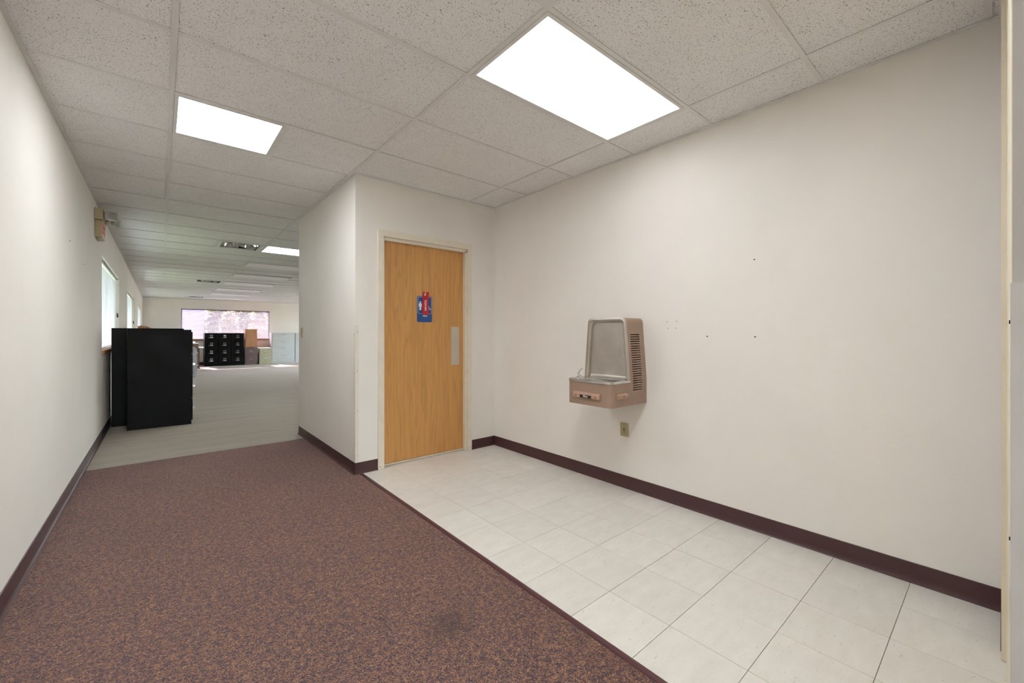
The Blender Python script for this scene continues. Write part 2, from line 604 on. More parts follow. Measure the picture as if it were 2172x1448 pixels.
for i in range(len(xs) - 1):
    for j in range(len(ys) - 1):
        w, d = xs[i + 1] - xs[i], ys[j + 1] - ys[j]
        key = (round(w, 4), round(d, 4))
        if key not in tile_cache:
            tile_cache[key] = mesh_of('tile', box(-w / 2 + 0.0009, w / 2 - 0.0009, -d / 2 + 0.0009, d / 2 - 0.0009, -0.003, 0.001, 0.0004, 1), M['vct'])
        o = obj('tile', tile_cache[key], None, vct)
        o.location = ((xs[i] + xs[i + 1]) / 2, (ys[j] + ys[j + 1]) / 2, 0.0005 + random.uniform(-0.00025, 0.00025))
        o.rotation_euler = (random.uniform(-0.0006, 0.0006), random.uniform(-0.0006, 0.0006), 0)

# ---- walls
WT = 0.14
struct('wall_left', box(XL - WT, XL, YB, 6.80, 0, 2.85), M['wall'], 'long cream hall wall on the left')
WIN = [(6.82, 9.45), (11.6, 14.6), (16.55, 20.15)]
WZ0, WZ1 = 1.03, 2.15
b = []
y = 6.80
for (a, c) in WIN:
    b.append((XL - WT, XL, y, a, 0, 2.85))
    b.append((XL - WT, XL, a, c, 0, WZ0))
    b.append((XL - WT, XL, a, c, WZ1, 2.85))
    y = c
b.append((XL - WT, XL, y, YF + WT, 0, 2.85))
struct('wall_office_left', boxes(b), M['wall_office'], 'office window wall on the left')
struct('wall_right', box(XR, XR + WT, YN - 0.05, YD + 0.12, 0, 2.85), M['wall'], 'wide cream wall behind the drinking fountain')
# restroom wall with its door opening
DX0, DX1, DZ = 1.546, 2.467, 2.118
struct('wall_restroom', boxes([(XS, DX0 - 0.012, YD, YD + 0.12, 0, 2.85), (DX1 + 0.012, XR, YD, YD + 0.12, 0, 2.85), (DX0 - 0.012, DX1 + 0.012, YD, YD + 0.12, DZ + 0.012, 2.85)]), M['wall'], 'cream wall around the restroom door')
struct('wall_side', box(XS, XS + 0.12, YD + 0.12, YS, 0, 2.85), M['wall'], 'short cream side wall of the restroom block')
struct('wall_office_near', box(XS + 0.12, XO, YS - 0.12, YS, 0, 2.85), M['wall_office'])
FW = (0.60, 3.63, 1.03, 2.235)
struct('wall_far', boxes([(XL, FW[0], YF, YF + 0.1, 0, 2.85), (FW[1], XO, YF, YF + 0.1, 0, 2.85), (FW[0], FW[1], YF, YF + 0.1, 0, FW[2]), (FW[0], FW[1], YF, YF + 0.1, FW[3], 2.85)]), M['wall_office'], 'far office wall with the wide window')
RW = [(13.0, 16.2), (16.8, 19.2)]
b = [(XO, XO + 0.1, YB, RW[0][0], 0, 2.85)]
for i, (a, c) in enumerate(RW):
    b += [(XO, XO + 0.1, a, c, 0, 0.3), (XO, XO + 0.1, a, c, 2.4, 2.85), (XO, XO + 0.1, c, RW[i + 1][0] if i < len(RW) - 1 else YF + 0.1, 0, 2.85)]
struct('wall_office_right', boxes(b), M['wall_office'])
GX = (-0.40, 3.9)
struct('wall_rear', boxes([(XL - WT, GX[0], YB - 0.1, YB, 0, 2.85), (GX[1], XO, YB - 0.1, YB, 0, 2.85), (GX[0], GX[1], YB - 0.1, YB, 0, 0.15), (GX[0], GX[1], YB - 0.1, YB, 2.3, 2.85)]), M['wall'])
struct('wall_lobby', box(4.2, 4.3, YB, YN - 0.14, 0, 2.85), M['wall'])
struct('wall_near', box(1.0, 4.2, YN - 0.14, YN, 0, 2.85), M['wall_guest'], 'textured wall end at the right edge of the view')
struct('trim_2', box(2.405, 2.470, YN, YN + 0.0135, 0.004, H), M['trim_paint'], 'narrow cream upright trim at the right edge')
struct('trim_3', boxes([(1.02, 2.405, YN, YN + 0.0008, 0.0, H)]), M['trim_paint'], 'cream painted face of the near wall')

# ---- roof slab above the hung ceiling
struct('ceiling_slab', box(XL - WT, XO + 0.1, YB - 0.1, YF + 0.1, 2.86, 3.0), M['slab'])

# ---- cove base
def cove(name, p0, p1, nrm, mat, h=0.1, label=None):
    """cove base along p0->p1 (x,y); nrm = direction into the room"""
    prof = [(0, 0), (0.016, 0.0), (0.0155, 0.0025), (0.009, 0.008), (0.0055, 0.018), (0.004, 0.03), (0.0035, h - 0.002), (0.002, h), (0, h)]
    bm = bmesh.new()
    r0 = [bm.verts.new((p0[0] + nrm[0] * a, p0[1] + nrm[1] * a, z)) for a, z in prof]
    r1 = [bm.verts.new((p1[0] + nrm[0] * a, p1[1] + nrm[1] * a, z)) for a, z in prof]
    n = len(prof)
    for i in range(n):
        bm.faces.new((r0[i], r0[(i + 1) % n], r1[(i + 1) % n], r1[i]))
    bm.faces.new(r0)
    bm.faces.new(r1)
    bmesh.ops.recalc_face_normals(bm, faces=bm.faces)
    return struct(name, bm, mat, label)


cove('baseboard_left', (XL, YB), (XL, 6.80), (1, 0), M['base'], 0.105, 'maroon cove base along the left hall wall')
cove('baseboard_office_left', (XL, 6.80), (XL, YF), (1, 0), M['base_dark'], 0.10)
cove('baseboard_right', (XR, YN), (XR, YD), (-1, 0), M['base'], 0.10, 'maroon cove base under the drinking fountain')
cove('baseboard_door_left', (XS - 0.004, YD), (1.496, YD), (0, -1), M['base'], 0.10)
cove('baseboard_door_right', (2.517, YD), (XR, YD), (0, -1), M['base'], 0.10)
cove('baseboard_side', (XS, YD - 0.004), (XS, YS), (-1, 0), M['base'], 0.10)
cove('baseboard_far', (XL, YF), (XO, YF), (0, -1), M['base_dark'], 0.12)
cove('baseboard_near', (2.472, YN), (XR, YN), (0, 1), M['base'], 0.10)
cove('baseboard_office_near', (XS, YS), (XO, YS), (0, 1), M['base_dark'], 0.10)

# ---- hung ceiling: grid and tiles
ceiling = struct('ceiling', None, None, 'hung ceiling of speckled white tiles in a metal grid')
KS = [-10, -3, -2, -1, 0, 1, 2, 3, 4, 5, 6, 7, 8, 9, 10, 13, 16, 19, 22, 25, 28, 30, 31]
YSK = [1.2594 - 6.096, 1.2594 - 1.8288, 0.0402, 0.6498, 1.2594, 1.869, 2.4786, 3.10, 3.73, 4.345, 4.975, 5.61, 6.245, 6.875, 7.50, 9.40, 11.33, 13.20, 15.20, 17.15, 19.10, 20.40, 21.1]
def yk(k):
    return float(np.interp(k, KS, YSK))
TA = 0.0481
TX = [TA + 1.2192 * i for i in range(8)]          # main tees A, B, C, D, ...
TW = 0.012                                        # half width of a tee

def tee(name, x0, x1, y0, y1):
    """inverted-T section lying along the longer side"""
    bl = [(x0, x1, y0, y1, H, H + 0.003)]
    if (x1 - x0) > (y1 - y0):
        ym = (y0 + y1) / 2
        bl.append((x0, x1, ym - 0.002, ym + 0.002, H + 0.003, H + 0.04))
    else:
        xm = (x0 + x1) / 2
        bl.append((xm - 0.002, xm + 0.002, y0, y1, H + 0.003, H + 0.04))
    return obj(name, boxes(bl), M['grid'], ceiling)


def wall_angle(x0, x1, y0, y1):
    return obj('wall_angle', box(x0, x1, y0, y1, H - 0.001, H + 0.003), M['grid'], ceiling)


ctile_cache = {}
def ctile(x0, x1, y0, y1):
    if x1 - x0 < 0.03 or y1 - y0 < 0.03:
        return
    w, d = x1 - x0 - 0.008, y1 - y0 - 0.008
    key = (round(w, 3), round(d, 3))
    if key not in ctile_cache:
        ctile_cache[key] = mesh_of('ceiling_tile', box(-w / 2, w / 2, -d / 2, d / 2, 0, 0.016), M['ctile'])
    o = obj('ceiling_tile', ctile_cache[key], None, ceiling)
    o.location = ((x0 + x1) / 2, (y0 + y1) / 2, H + 0.0042 + random.uniform(0, 0.0012))


# zones: (x0, x1, ystart, yend); holes: cells left open for lights and vents
HALFX = 0.655
lights_on = {('BC', 0), ('BC', 10)}
off_fix = {('BC', k) for k in (13, 16, 19, 22, 25, 28)}
vent_k = {10, 19, 28}
def cross(x0, x1, k, ylo, yhi):
    y = yk(k)
    if ylo + 0.03 < y < yhi - 0.03:
        tee('cross_tee', x0, x1, y - TW, y + TW)


def column(cname, x0, x1, ylo, yhi, kmin, kmax):
    for k in range(kmin, kmax + 1):
        a, c = max(yk(k), ylo), min(yk(k + 1), yhi)
        if c - a < 0.03:
            continue
        cross(x0 + TW, x1 - TW, k, ylo, yhi)
        if (cname, k) in lights_on or (cname, k) in off_fix:
            continue
        if cname == 'AB' and k == 3:
            tee('cross_tee', HALFX - TW, HALFX + TW, a + TW, c - TW)
            ctile(HALFX, x1, a, c)
        elif cname == 'AB' and k == -1:
            tee('cross_tee', HALFX - TW, HALFX + TW, a + TW, c - TW)
            ctile(x0, HALFX, a, c)
        elif cname == 'AB' and k in vent_k:
            ctile(x0, HALFX, a, c)
        elif cname == 'LB' and k == -6:
            continue
        else:
            ctile(x0, x1, a, c)


ZL, ZR = XL, XR
column('LA', ZL + TW, TX[0], YB, YF, -9, 30)
column('AB', TX[0], TX[1], YB, YF, -9, 30)
column('BC', TX[1], TX[2], YN, YD, -3, 3)
column('CR', TX[2], XR - TW, YN, YD, -3, 3)
column('BC', TX[1], TX[2], YS, YF, 6, 30)
column('CD', TX[2], TX[3], YS, YF, 6, 30)
column('DE', TX[3], TX[4], YS, YF, 6, 30)
column('EF', TX[4], XO, YS, YF, 6, 30)
column('LB', TX[1], 4.2, YB, YN - 0.14, -9, -3)
tee('main_tee', TX[0] - TW, TX[0] + TW, YB, YF)
tee('main_tee', TX[1] - TW, TX[1] + TW, YB, YF)
tee('main_tee', TX[2] - TW, TX[2] + TW, YN, YD)
for i in (2, 3, 4):
    tee('main_tee', TX[i] - TW, TX[i] + TW, YS, YF)
wall_angle(XL, XL + 0.022, YB, YF)
wall_angle(XR - 0.022, XR, YN, YD)
wall_angle(TX[1] + TW, XR - 0.022, YD - 0.022, YD)
wall_angle(TX[1] + TW + 0.0005, XS, YD, YS)
wall_angle(TX[1] + TW, XR - 0.022, YN, YN + 0.022)
wall_angle(XL + 0.022, XO, YF - 0.022, YF)
wall_angle(XS, XO, YS, YS + 0.022)


# ================================================================== WINDOWS
def window_left(n, y0, y1, pane):
    w = struct('window_%d' % n, None, None)
    xg = XL - WT + 0.03
    fr = obj('window_frame', boxes([(xg - 0.02, xg + 0.02, y0, y1, WZ0, WZ0 + 0.035), (xg - 0.02, xg + 0.02, y0, y1, WZ1 - 0.035, WZ1), (xg - 0.02, xg + 0.02, y0, y0 + 0.035, WZ0, WZ1), (xg - 0.02, xg + 0.02, y1 - 0.035, y1, WZ0, WZ1),
                                    (xg - 0.015, xg + 0.015, (y0 + y1) / 2 - 0.02, (y0 + y1) / 2 + 0.02, WZ0, WZ1)]), M['purple_alu'], w)
    ym = (y0 + y1) / 2
    obj('pane', box(xg - 0.003, xg + 0.003, y0 + 0.03, ym - 0.015, WZ0 + 0.03, WZ1 - 0.03), pane, w)
    obj('pane', box(xg - 0.003, xg + 0.003, ym + 0.015, y1 - 0.03, WZ0 + 0.03, WZ1 - 0.03), pane, w)
    obj('window_sill', box(XL - WT + 0.05, XL + 0.022, y0 - 0.0, y1 + 0.0, WZ0 - 0.045, WZ0 + 0.004, 0.004), M['oak_sill'], w)
    return w


for i, (a, c) in enumerate(WIN):
    tag(window_left(i + 1, a, c, M['glass']), ['left office window nearest the exit sign', 'middle window of the left office wall', 'left office window beside the far wall'][i])

w4 = struct('window_4', None, None, 'wide window in the far office wall')
yg = YF + 0.075
fx0, fx1, fz0, fz1 = FW
obj('window_frame', boxes([(fx0, fx1, yg - 0.02, yg + 0.02, fz0, fz0 + 0.03), (fx0, fx1, yg - 0.02, yg + 0.02, fz1 - 0.03, fz1), (fx0, fx0 + 0.03, yg - 0.02, yg + 0.02, fz0, fz1), (fx1 - 0.03, fx1, yg - 0.02, yg + 0.02, fz0, fz1)]), M['purple_alu'], w4)
obj('pane', box(fx0 + 0.02, fx1 - 0.02, yg - 0.003, yg + 0.003, fz0 + 0.02, fz1 - 0.02), M['glass_tint'], w4)
obj('window_sill', box(fx0 - 0.0, fx1 + 0.0, YF - 0.03, YF + 0.05, fz0 - 0.05, fz0 + 0.004, 0.004), M['oak_sill_x'], w4)


for i, (a, c) in enumerate(RW):
    w = struct('window_%d' % (5 + i), None, None)  # out-of-view windows added to bring more daylight into the office
    obj('window_frame', boxes([(XO + 0.03, XO + 0.07, a, c, 0.3, 0.34), (XO + 0.03, XO + 0.07, a, c, 2.36, 2.4), (XO + 0.03, XO + 0.07, a, a + 0.04, 0.34, 2.36), (XO + 0.03, XO + 0.07, c - 0.04, c, 0.34, 2.36)]), M['purple_alu'], w)
    obj('pane', box(XO + 0.047, XO + 0.053, a + 0.03, c - 0.03, 0.33, 2.37), M['glass'], w)
w = struct('window_7', None, None)  # unseen rear glazing, added to fill the hall with daylight
gb = [(GX[0], GX[1], YB - 0.07, YB - 0.03, 0.15, 0.20), (GX[0], GX[1], YB - 0.07, YB - 0.03, 2.25, 2.30)]
gx = [GX[0] + (GX[1] - GX[0]) * i / 4 for i in range(5)]
for g_ in gx:
    gb.append((g_ - 0.025, g_ + 0.025, YB - 0.07, YB - 0.03, 0.20, 2.25))
obj('window_frame', boxes(gb), M['satin'], w)
for a, c in zip(gx, gx[1:]):
    obj('pane', box(a + 0.02, c - 0.02, YB - 0.053, YB - 0.047, 0.19, 2.26), M['glass'], w)


def slat_profile(width, tilt, thick=0.0009, sag=0.0022, n=4):
    """closed slat cross-section (u, v), rotated by tilt"""
    top, bot = [], []
    for i in range(n + 1):
        s = -1 + 2 * i / n
        u, vv_ = s * width / 2, sag * (1 - s * s)
        top.append((u, vv_ + thick / 2))
        bot.append((u, vv_ - thick / 2))
    pts = top + bot[::-1]
    ct, st_ = math.cos(tilt), math.sin(tilt)
    return [(u * ct - v2 * st_, u * st_ + v2 * ct) for u, v2 in pts]


def blind_left(y0, y1, label, tilt, single, pitch=0.0200):
    xb = XL - 0.052
    t_ = thing('window_blind', (xb, (y0 + y1) / 2, WZ0), label, 'blind', 'blinds of the left office windows')
    L = (y1 - y0) / 2 - 0.012
    hz = WZ1 - WZ0
    obj('headrail', box(-0.014, 0.016, -L, L, hz - 0.032, hz - 0.004, 0.002), M['white'], t_)
    obj('bottom_rail', box(-0.012, 0.012, -L, L, 0.010, 0.024, 0.003), M['white'], t_)
    n = int((hz - 0.07) / pitch)
    prof = slat_profile(0.025, tilt)
    if single:
        me = mesh_of('slat', prism(prof, -L, L, 'Y'), M['slat'])
        for i in range(n):
            o = obj('slat', me, None, t_)
            o.location = (0, 0, 0.034 + pitch * i)
            o.rotation_euler = (random.uniform(-0.0012, 0.0012), 0, 0)
    else:
        bm = bmesh.new()
        for i in range(n):
            z = 0.034 + pitch * i
            v0 = [bm.verts.new((u, -L, z + v2)) for u, v2 in prof]
            v1 = [bm.verts.new((u, L, z + v2)) for u, v2 in prof]
            m_ = len(prof)
            for q in range(m_):
                bm.faces.new((v0[q], v0[(q + 1) % m_], v1[(q + 1) % m_], v1[q]))
            bm.faces.new(v0[::-1]); bm.faces.new(v1)
        bmesh.ops.recalc_face_normals(bm, faces=bm.faces)
        tag(obj('slats', bm, M['slat'], t_), kind='stuff')
    for f in (-0.86, -0.3, 0.3, 0.86):
        bm = bmesh.new()
        tube(bm, [(0.0125, f * L, 0.02), (0.0125, f * L, hz - 0.03)], 0.0011, 5)
        obj('ladder_cord', bm, M['white'], t_)
    bm = bmesh.new()
    tube(bm, [(0.02, L - 0.10, hz - 0.02), (0.035, L - 0.09, 0.55)], 0.0016, 5)
    tube(bm, [(0.02, L - 0.13, hz - 0.02), (0.040, L - 0.15, 0.52)], 0.0016, 5)
    pc = obj('pull_cord', bm, M['white'], t_)
    for (dy, z) in ((-0.09, 0.55), (-0.15, 0.52)):
        bm = bmesh.new()
        xq = 0.035 if dy == -0.09 else 0.04
        tube(bm, [(xq, L + dy, z), (xq + 0.002, L + dy, z - 0.02), (xq + 0.002, L + dy, z - 0.05)], [0.004, 0.012, 0.015], 8)
        obj('tassel', bm, M['tassel'], pc)
    return t_


blind_left(*WIN[0], 'white slatted blind in the window nearest the exit sign', math.radians(50), True)
blind_left(*WIN[1], 'white slatted blind in the middle window of the left wall', math.radians(52), False)
blind_left(*WIN[2], 'white slatted blind in the left window nearest the far wall', math.radians(58), False)

# far blind, slats open
fb = thing('window_blind', ((fx0 + fx1) / 2, YF + 0.03, fz0), 'open slatted blind across the wide far window', 'blind')
L = (fx1 - fx0) / 2 - 0.01
hz = fz1 - fz0
obj('headrail', box(-L, L, -0.014, 0.016, hz - 0.03, hz - 0.004, 0.002), M['purple_alu'], fb)
obj('bottom_rail', box(-L, L, -0.012, 0.012, 0.008, 0.02, 0.003), M['white'], fb)
bm = bmesh.new()
prof = slat_profile(0.022, math.radians(21))
for i in range(54):
    z = 0.03 + 0.021 * i
    v0 = [bm.verts.new((-L, u, z + v2)) for u, v2 in prof]
    v1 = [bm.verts.new((L, u, z + v2)) for u, v2 in prof]
    m_ = len(prof)
    for q in range(m_):
        bm.faces.new((v0[q], v0[(q + 1) % m_], v1[(q + 1) % m_], v1[q]))
    bm.faces.new(v0); bm.faces.new(v1[::-1])
bmesh.ops.recalc_face_normals(bm, faces=bm.faces)
tag(obj('slats', bm, M['slat'], fb), kind='stuff')
for f in (-0.92, 0.92):
    bm = bmesh.new()
    tube(bm, [(f * L, -0.013, 0.02), (f * L, -0.013, hz - 0.03)], 0.0022, 5)
    obj('ladder_cord', bm, M['white'], fb)

# ================================================================== RESTROOM DOOR
door = struct('door_1', None, None, 'oak veneer restroom door in a cream steel frame')
FY = YD - 0.015
fo0, fo1, foz = 1.496, 2.517, 2.175
# frame: stepped hollow-metal section, three lengths
jl = obj('door_frame', boxes([(fo0, DX0, FY, YD + 0.0, 0.003, foz), (DX0 - 0.012, DX0, YD, YD + 0.12, 0.003, DZ), (DX0, DX0 + 0.018, YD + 0.01, YD + 0.05, 0.003, DZ - 0.018)]), M['frame_paint'], door)
jr = obj('door_frame', boxes([(DX1, fo1, FY, YD + 0.0, 0.003, foz), (DX1, DX1 + 0.012, YD, YD + 0.12, 0.003, DZ), (DX1 - 0.02, DX1, YD + 0.01, YD + 0.05, 0.003, DZ - 0.018)]), M['frame_paint'], door)
jh = obj('door_frame', boxes([(DX0, DX1, FY, YD, DZ, foz), (DX0, DX1, YD, YD + 0.12, DZ, DZ + 0.012), (DX0, DX1, YD + 0.01, YD + 0.05, DZ - 0.030, DZ)]), M['frame_paint'], door)
for jb, px_ in ((jl, 1.512), (jr, 2.505)):
    obj('screw', cyl((px_, FY + 0.0005, 0.025), (px_, FY - 0.0015, 0.025), 0.004, 8), M['dark'], jb)
leaf = obj('door_leaf', box(DX0 + 0.003, DX1 - 0.003, YD + 0.05, YD + 0.094, 0.022, DZ - 0.012, 0.001, 1), M['oak'], door)
obj('door_sweep', box(DX0 + 0.02, DX1 - 0.022, YD + 0.044, YD + 0.05, 0.006, 0.020), M['trim_paint'], leaf)
pp = obj('push_plate', box(2.302, 2.398, YD + 0.0485, YD + 0.0502, 0.905, 1.302, 0.0004, 1), M['satin'], door)
for px_ in (2.312, 2.388):
    for pz in (0.918, 1.289):
        obj('screw', cyl((px_, YD + 0.0487, pz), (px_, YD + 0.0474, pz), 0.004, 8), M['satin'], pp)

# sign on the door
LY = YD + 0.05
SX0, SX1, SZ0, SZ1 = 1.912, 2.076, 1.345, 1.600
SXM = (SX0 + SX1) / 2
sg = thing('restroom_sign', (SXM, LY, SZ0), 'blue MEN restroom sign with white figures on the oak door', 'sign')
hw, hh = (SX1 - SX0) / 2, SZ1 - SZ0
obj('sign_plate', prism(rrect(-hw, hw, 0, hh, 0.014), 0.0, -0.0035, 'Y'), M['blue'], sg)


def ring_poly(outer, inner, y0, y1):
    bm = bmesh.new()
    n = len(outer)
    rows = [[bm.verts.new((p[0], yy, p[1])) for p in pts] for pts, yy in ((outer, y0), (inner, y0), (inner, y1), (outer, y1))]
    for a, b_ in ((0, 1), (1, 2), (2, 3), (3, 0)):
        for i in range(n):
            bm.faces.new((rows[a][i], rows[a][(i + 1) % n], rows[b_][(i + 1) % n], rows[b_][i]))
    bmesh.ops.recalc_face_normals(bm, faces=bm.faces)
    return bm


obj('sign_border', ring_poly(rrect(-hw + 0.007, hw - 0.007, 0.083, hh - 0.008, 0.011), rrect(-hw + 0.009, hw - 0.009, 0.085, hh - 0.010, 0.010), -0.0034, -0.0045), M['signwhite'], sg)


def disc(cx, cz, r, n=16):
    return [(cx + r * math.cos(2 * math.pi * i / n), cz + r * math.sin(2 * math.pi * i / n)) for i in range(n)]


def join(bms):
    out = bmesh.new()
    for b_ in bms:
        me = bpy.data.meshes.new('join_tmp')
        b_.to_mesh(me)
        b_.free()
        out.from_mesh(me)
        bpy.data.meshes.remove(me)
    return out


cx = -0.048
man = [prism(disc(cx, 0.196, 0.0085), -0.0034, -0.0048, 'Y'),
       prism(rrect(cx - 0.0165, cx + 0.0165, 0.150, 0.185, 0.006), -0.0034, -0.0048, 'Y'),
       prism(rrect(cx - 0.0095, cx - 0.0007, 0.117, 0.160, 0.002), -0.0034, -0.0047, 'Y'),
       prism(rrect(cx + 0.0007, cx + 0.0095, 0.117, 0.160, 0.002), -0.0034, -0.0047, 'Y')]
obj('man_symbol', join(man), M['signwhite'], sg)


def stroke(pts, w):
    res = []
    for (a, b_) in zip(pts, pts[1:]):
        d = Vector((b_[0] - a[0], b_[1] - a[1]))
        n_ = Vector((-d.y, d.x)).normalized() * w / 2
        res.append(prism([(a[0] + n_.x, a[1] + n_.y), (b_[0] + n_.x, b_[1] + n_.y), (b_[0] - n_.x, b_[1] - n_.y), (a[0] - n_.x, a[1] - n_.y)], -0.0034, -0.0047, 'Y'))
    return res


arc = [(0.028 + 0.017 * math.cos(math.radians(a)), 0.131 + 0.017 * math.sin(math.radians(a))) for a in range(150, 351, 20)]
wc = [prism(disc(0.034, 0.172, 0.0055), -0.0034, -0.0048, 'Y')] + stroke([(0.034, 0.166), (0.034, 0.147), (0.050, 0.147), (0.058, 0.126), (0.069, 0.131)], 0.0055) + stroke([(0.034, 0.157), (0.047, 0.157)], 0.004) + stroke(arc, 0.0042)
obj('wheelchair_symbol', join(wc), M['signwhite'], sg)
place(text_mesh('MEN', 0.026, M['signwhite'], 0.0006), 'lettering', sg, (0.002, -0.0042, 0.060), (R90, 0, 0))

# red tag hung over the sign on a small hook
tg = thing('door_tag', (SXM + 0.004, LY - 0.006, 1.420), 'red plastic CLEANED hang tag over the blue sign', 'tag')
outl = [(-0.036, 0.0), (0.038, -0.003), (0.034, 0.06), (0.033, 0.12), (0.036, 0.19), (0.036, 0.222), (0.006, 0.226), (0.006, 0.205)]
outl += [(-0.002 + 0.013 * math.cos(math.radians(a)), 0.196 + 0.013 * math.sin(math.radians(a))) for a in (30, -30, -90, -150)]
outl += [(-0.020, 0.186), (-0.010, 0.205), (-0.006, 0.226), (-0.026, 0.224), (-0.034, 0.19), (-0.036, 0.12), (-0.037, 0.05)]
tagp = prism([(x * 0.96, z) for x, z in outl], -0.0006, 0.0006, 'Y')
for v_ in tagp.verts:
    v_.co.y += -0.010 * (v_.co.x / 0.036) ** 2 * 0.6 + 0.004 * math.sin(v_.co.z * 20) - 0.004
bmesh.ops.triangulate(tagp, faces=[f for f in tagp.faces if len(f.verts) > 4])
obj('tag_body', tagp, M['red'], tg)
place(text_mesh('CLEANED', 0.0245, M['card'], 0.0005, bold=0.0007), 'lettering', tg, (-0.001, -0.0080, 0.090), (R90, R90, 0))
obj('hook', join([cyl((-0.002, 0.005, 0.222), (-0.002, -0.012, 0.222), 0.004, 10), prism(rrect(-0.009, 0.005, 0.186, 0.226, 0.004), 0.0045, 0.0055, 'Y')]), M['card'], tg)

# ================================================================== CEILING LIGHTS AND VENTS
def troffer(x0, x1, y0, y1, on, label, group=None):
    cxm, cym = (x0 + x1) / 2, (y0 + y1) / 2
    t_ = thing('ceiling_light', (cxm, cym, H), label, 'ceiling light', group)
    a, c = (x1 - x0) / 2 - TW - 0.001, (y1 - y0) / 2 - TW - 0.001
    obj('frame', ring_rect(-a, a, -c, c, 0.02, -0.002, 0.022), M['grid'], t_)
    ln_ = box(-a + 0.02, a - 0.02, -c + 0.02, c - 0.02, 0.003 if on else -0.016, 0.008)
    obj('lens', ln_, M['lens_' + on] if on else M['lens_off'], t_)
    obj('housing', boxes([(-a, a, -c, c, 0.09, 0.10), (-a, a, -c, -c + 0.004, 0.022, 0.09), (-a, a, c - 0.004, c, 0.022, 0.09), (-a, -a + 0.004, -c, c, 0.022, 0.09), (a - 0.004, a, -c, c, 0.022, 0.09)]), M['grid'], t_)
    return t_


troffer(TX[1], TX[2], yk(0), yk(1), 'alcove', 'large lit rectangular ceiling light above the white tile floor')
troffer(TX[0], HALFX, yk(3), yk(4), 'hall', 'square lit ceiling light over the hall carpet')
troffer(TX[1], TX[2], yk(10), yk(11), 'office', 'lit office ceiling light cut off by the side wall')
names = ['first', 'second', 'third', 'fourth', 'fifth', 'sixth']
for nme, k in zip(names, (13, 16, 19, 22, 25, 28)):
    troffer(TX[1], TX[2], yk(k), yk(k + 1), False, '%s unlit ceiling light counted from the lit office one' % nme, 'unlit office ceiling lights')
# unseen lights added above and behind the camera to fill the hall
troffer(HALFX, TX[1], yk(-1), yk(0), 'overhead_fill', 'unseen square ceiling light added above the viewer as fill')
troffer(TX[1], TX[1] + 1.2192, yk(-6), yk(-5), 'lobby', 'unseen rectangular ceiling light added in the rear lobby as fill')
ctile(TX[1] + 1.2192, 4.2, yk(-6), yk(-5))


def vent(k, label):
    x0, x1, y0, y1 = HALFX, TX[1], yk(k), yk(k + 1)
    tee('cross_tee', HALFX - TW, HALFX + TW, y0 + TW, y1 - TW)
    cxm, cym = (x0 + x1) / 2, (y0 + y1) / 2
    t_ = thing('air_vent', (cxm, cym, H), label, 'vent', 'foil lined ceiling vents')
    a, c = (x1 - x0) / 2 - TW - 0.001, (y1 - y0) / 2 - TW - 0.001
    obj('frame', ring_rect(-a, a, -c, c, 0.045, -0.003, 0.012), M['grid'], t_)
    obj('duct', boxes([(-a, a, -c, c, 0.19, 0.20), (-a, a, -c + 0.04, -c + 0.045, 0.012, 0.19), (-a, a, c - 0.045, c - 0.04, 0.012, 0.19), (-a + 0.04, -a + 0.045, -c, c, 0.012, 0.19), (a - 0.045, a - 0.04, -c, c, 0.012, 0.19)]), M['dark'], t_)
    bm = bmesh.new()
    nx, ny = 26, 14
    grid = []
    rs = random.Random(k)
    for j in range(ny + 1):
        row = []
        for i in range(nx + 1):
            u, v2 = i / nx, j / ny
            x = (-a + 0.05) + u * (2 * a - 0.10)
            yv = (-c + 0.05) + v2 * (2 * c - 0.10)
            edge = min(u, 1 - u, v2, 1 - v2) * 2
            z = 0.02 + 0.10 * min(1, 1.1 * (1 - v2)) * min(1, edge * 3 + 0.2) + 0.045 * (mnoise.noise(Vector((x * 9 + k, yv * 9, 0))) + 0.5 * mnoise.noise(Vector((x * 23 + k, yv * 23, 3)))) + rs.uniform(-0.006, 0.006)
            row.append(bm.verts.new((x, yv, max(0.006, z))))
        grid.append(row)
    for j in range(ny):
        for i in range(nx):
            bm.faces.new((grid[j][i], grid[j][i + 1], grid[j + 1][i + 1], grid[j + 1][i]))
    bmesh.ops.triangulate(bm, faces=bm.faces)
    obj('foil_liner', bm, M['foil'], t_)
    return t_


vent(10, 'foil lined ceiling vent beside the lit office light')
vent(19, 'foil lined ceiling vent halfway down the office')
vent(28, 'foil lined ceiling vent nearest the far window')

# ================================================================== EXIT SIGN WITH EMERGENCY LAMPS
ex = thing('exit_sign', (XL, 6.10, 2.25), 'beige exit sign with emergency lamps high on the left wall', 'exit sign')
obj('lamp_case', box(0.0005, 0.064, 0.0, 0.36, 0.178, 0.297, 0.004), M['exit_case'], ex)
sb = obj('sign_case', box(0.0005, 0.050, 0.02, 0.33, 0.0, 0.176, 0.003), M['exit_case'], ex)
obj('sign_face', box(0.050, 0.0575, 0.022, 0.328, 0.003, 0.173, 0.001, 1), M['exit_face'], sb)
place(text_mesh('EXIT', 0.155, M['redprint'], 0.0008, bold=0.002), 'lettering', sb, (0.0580, 0.175, 0.088), (R90, 0, R90))


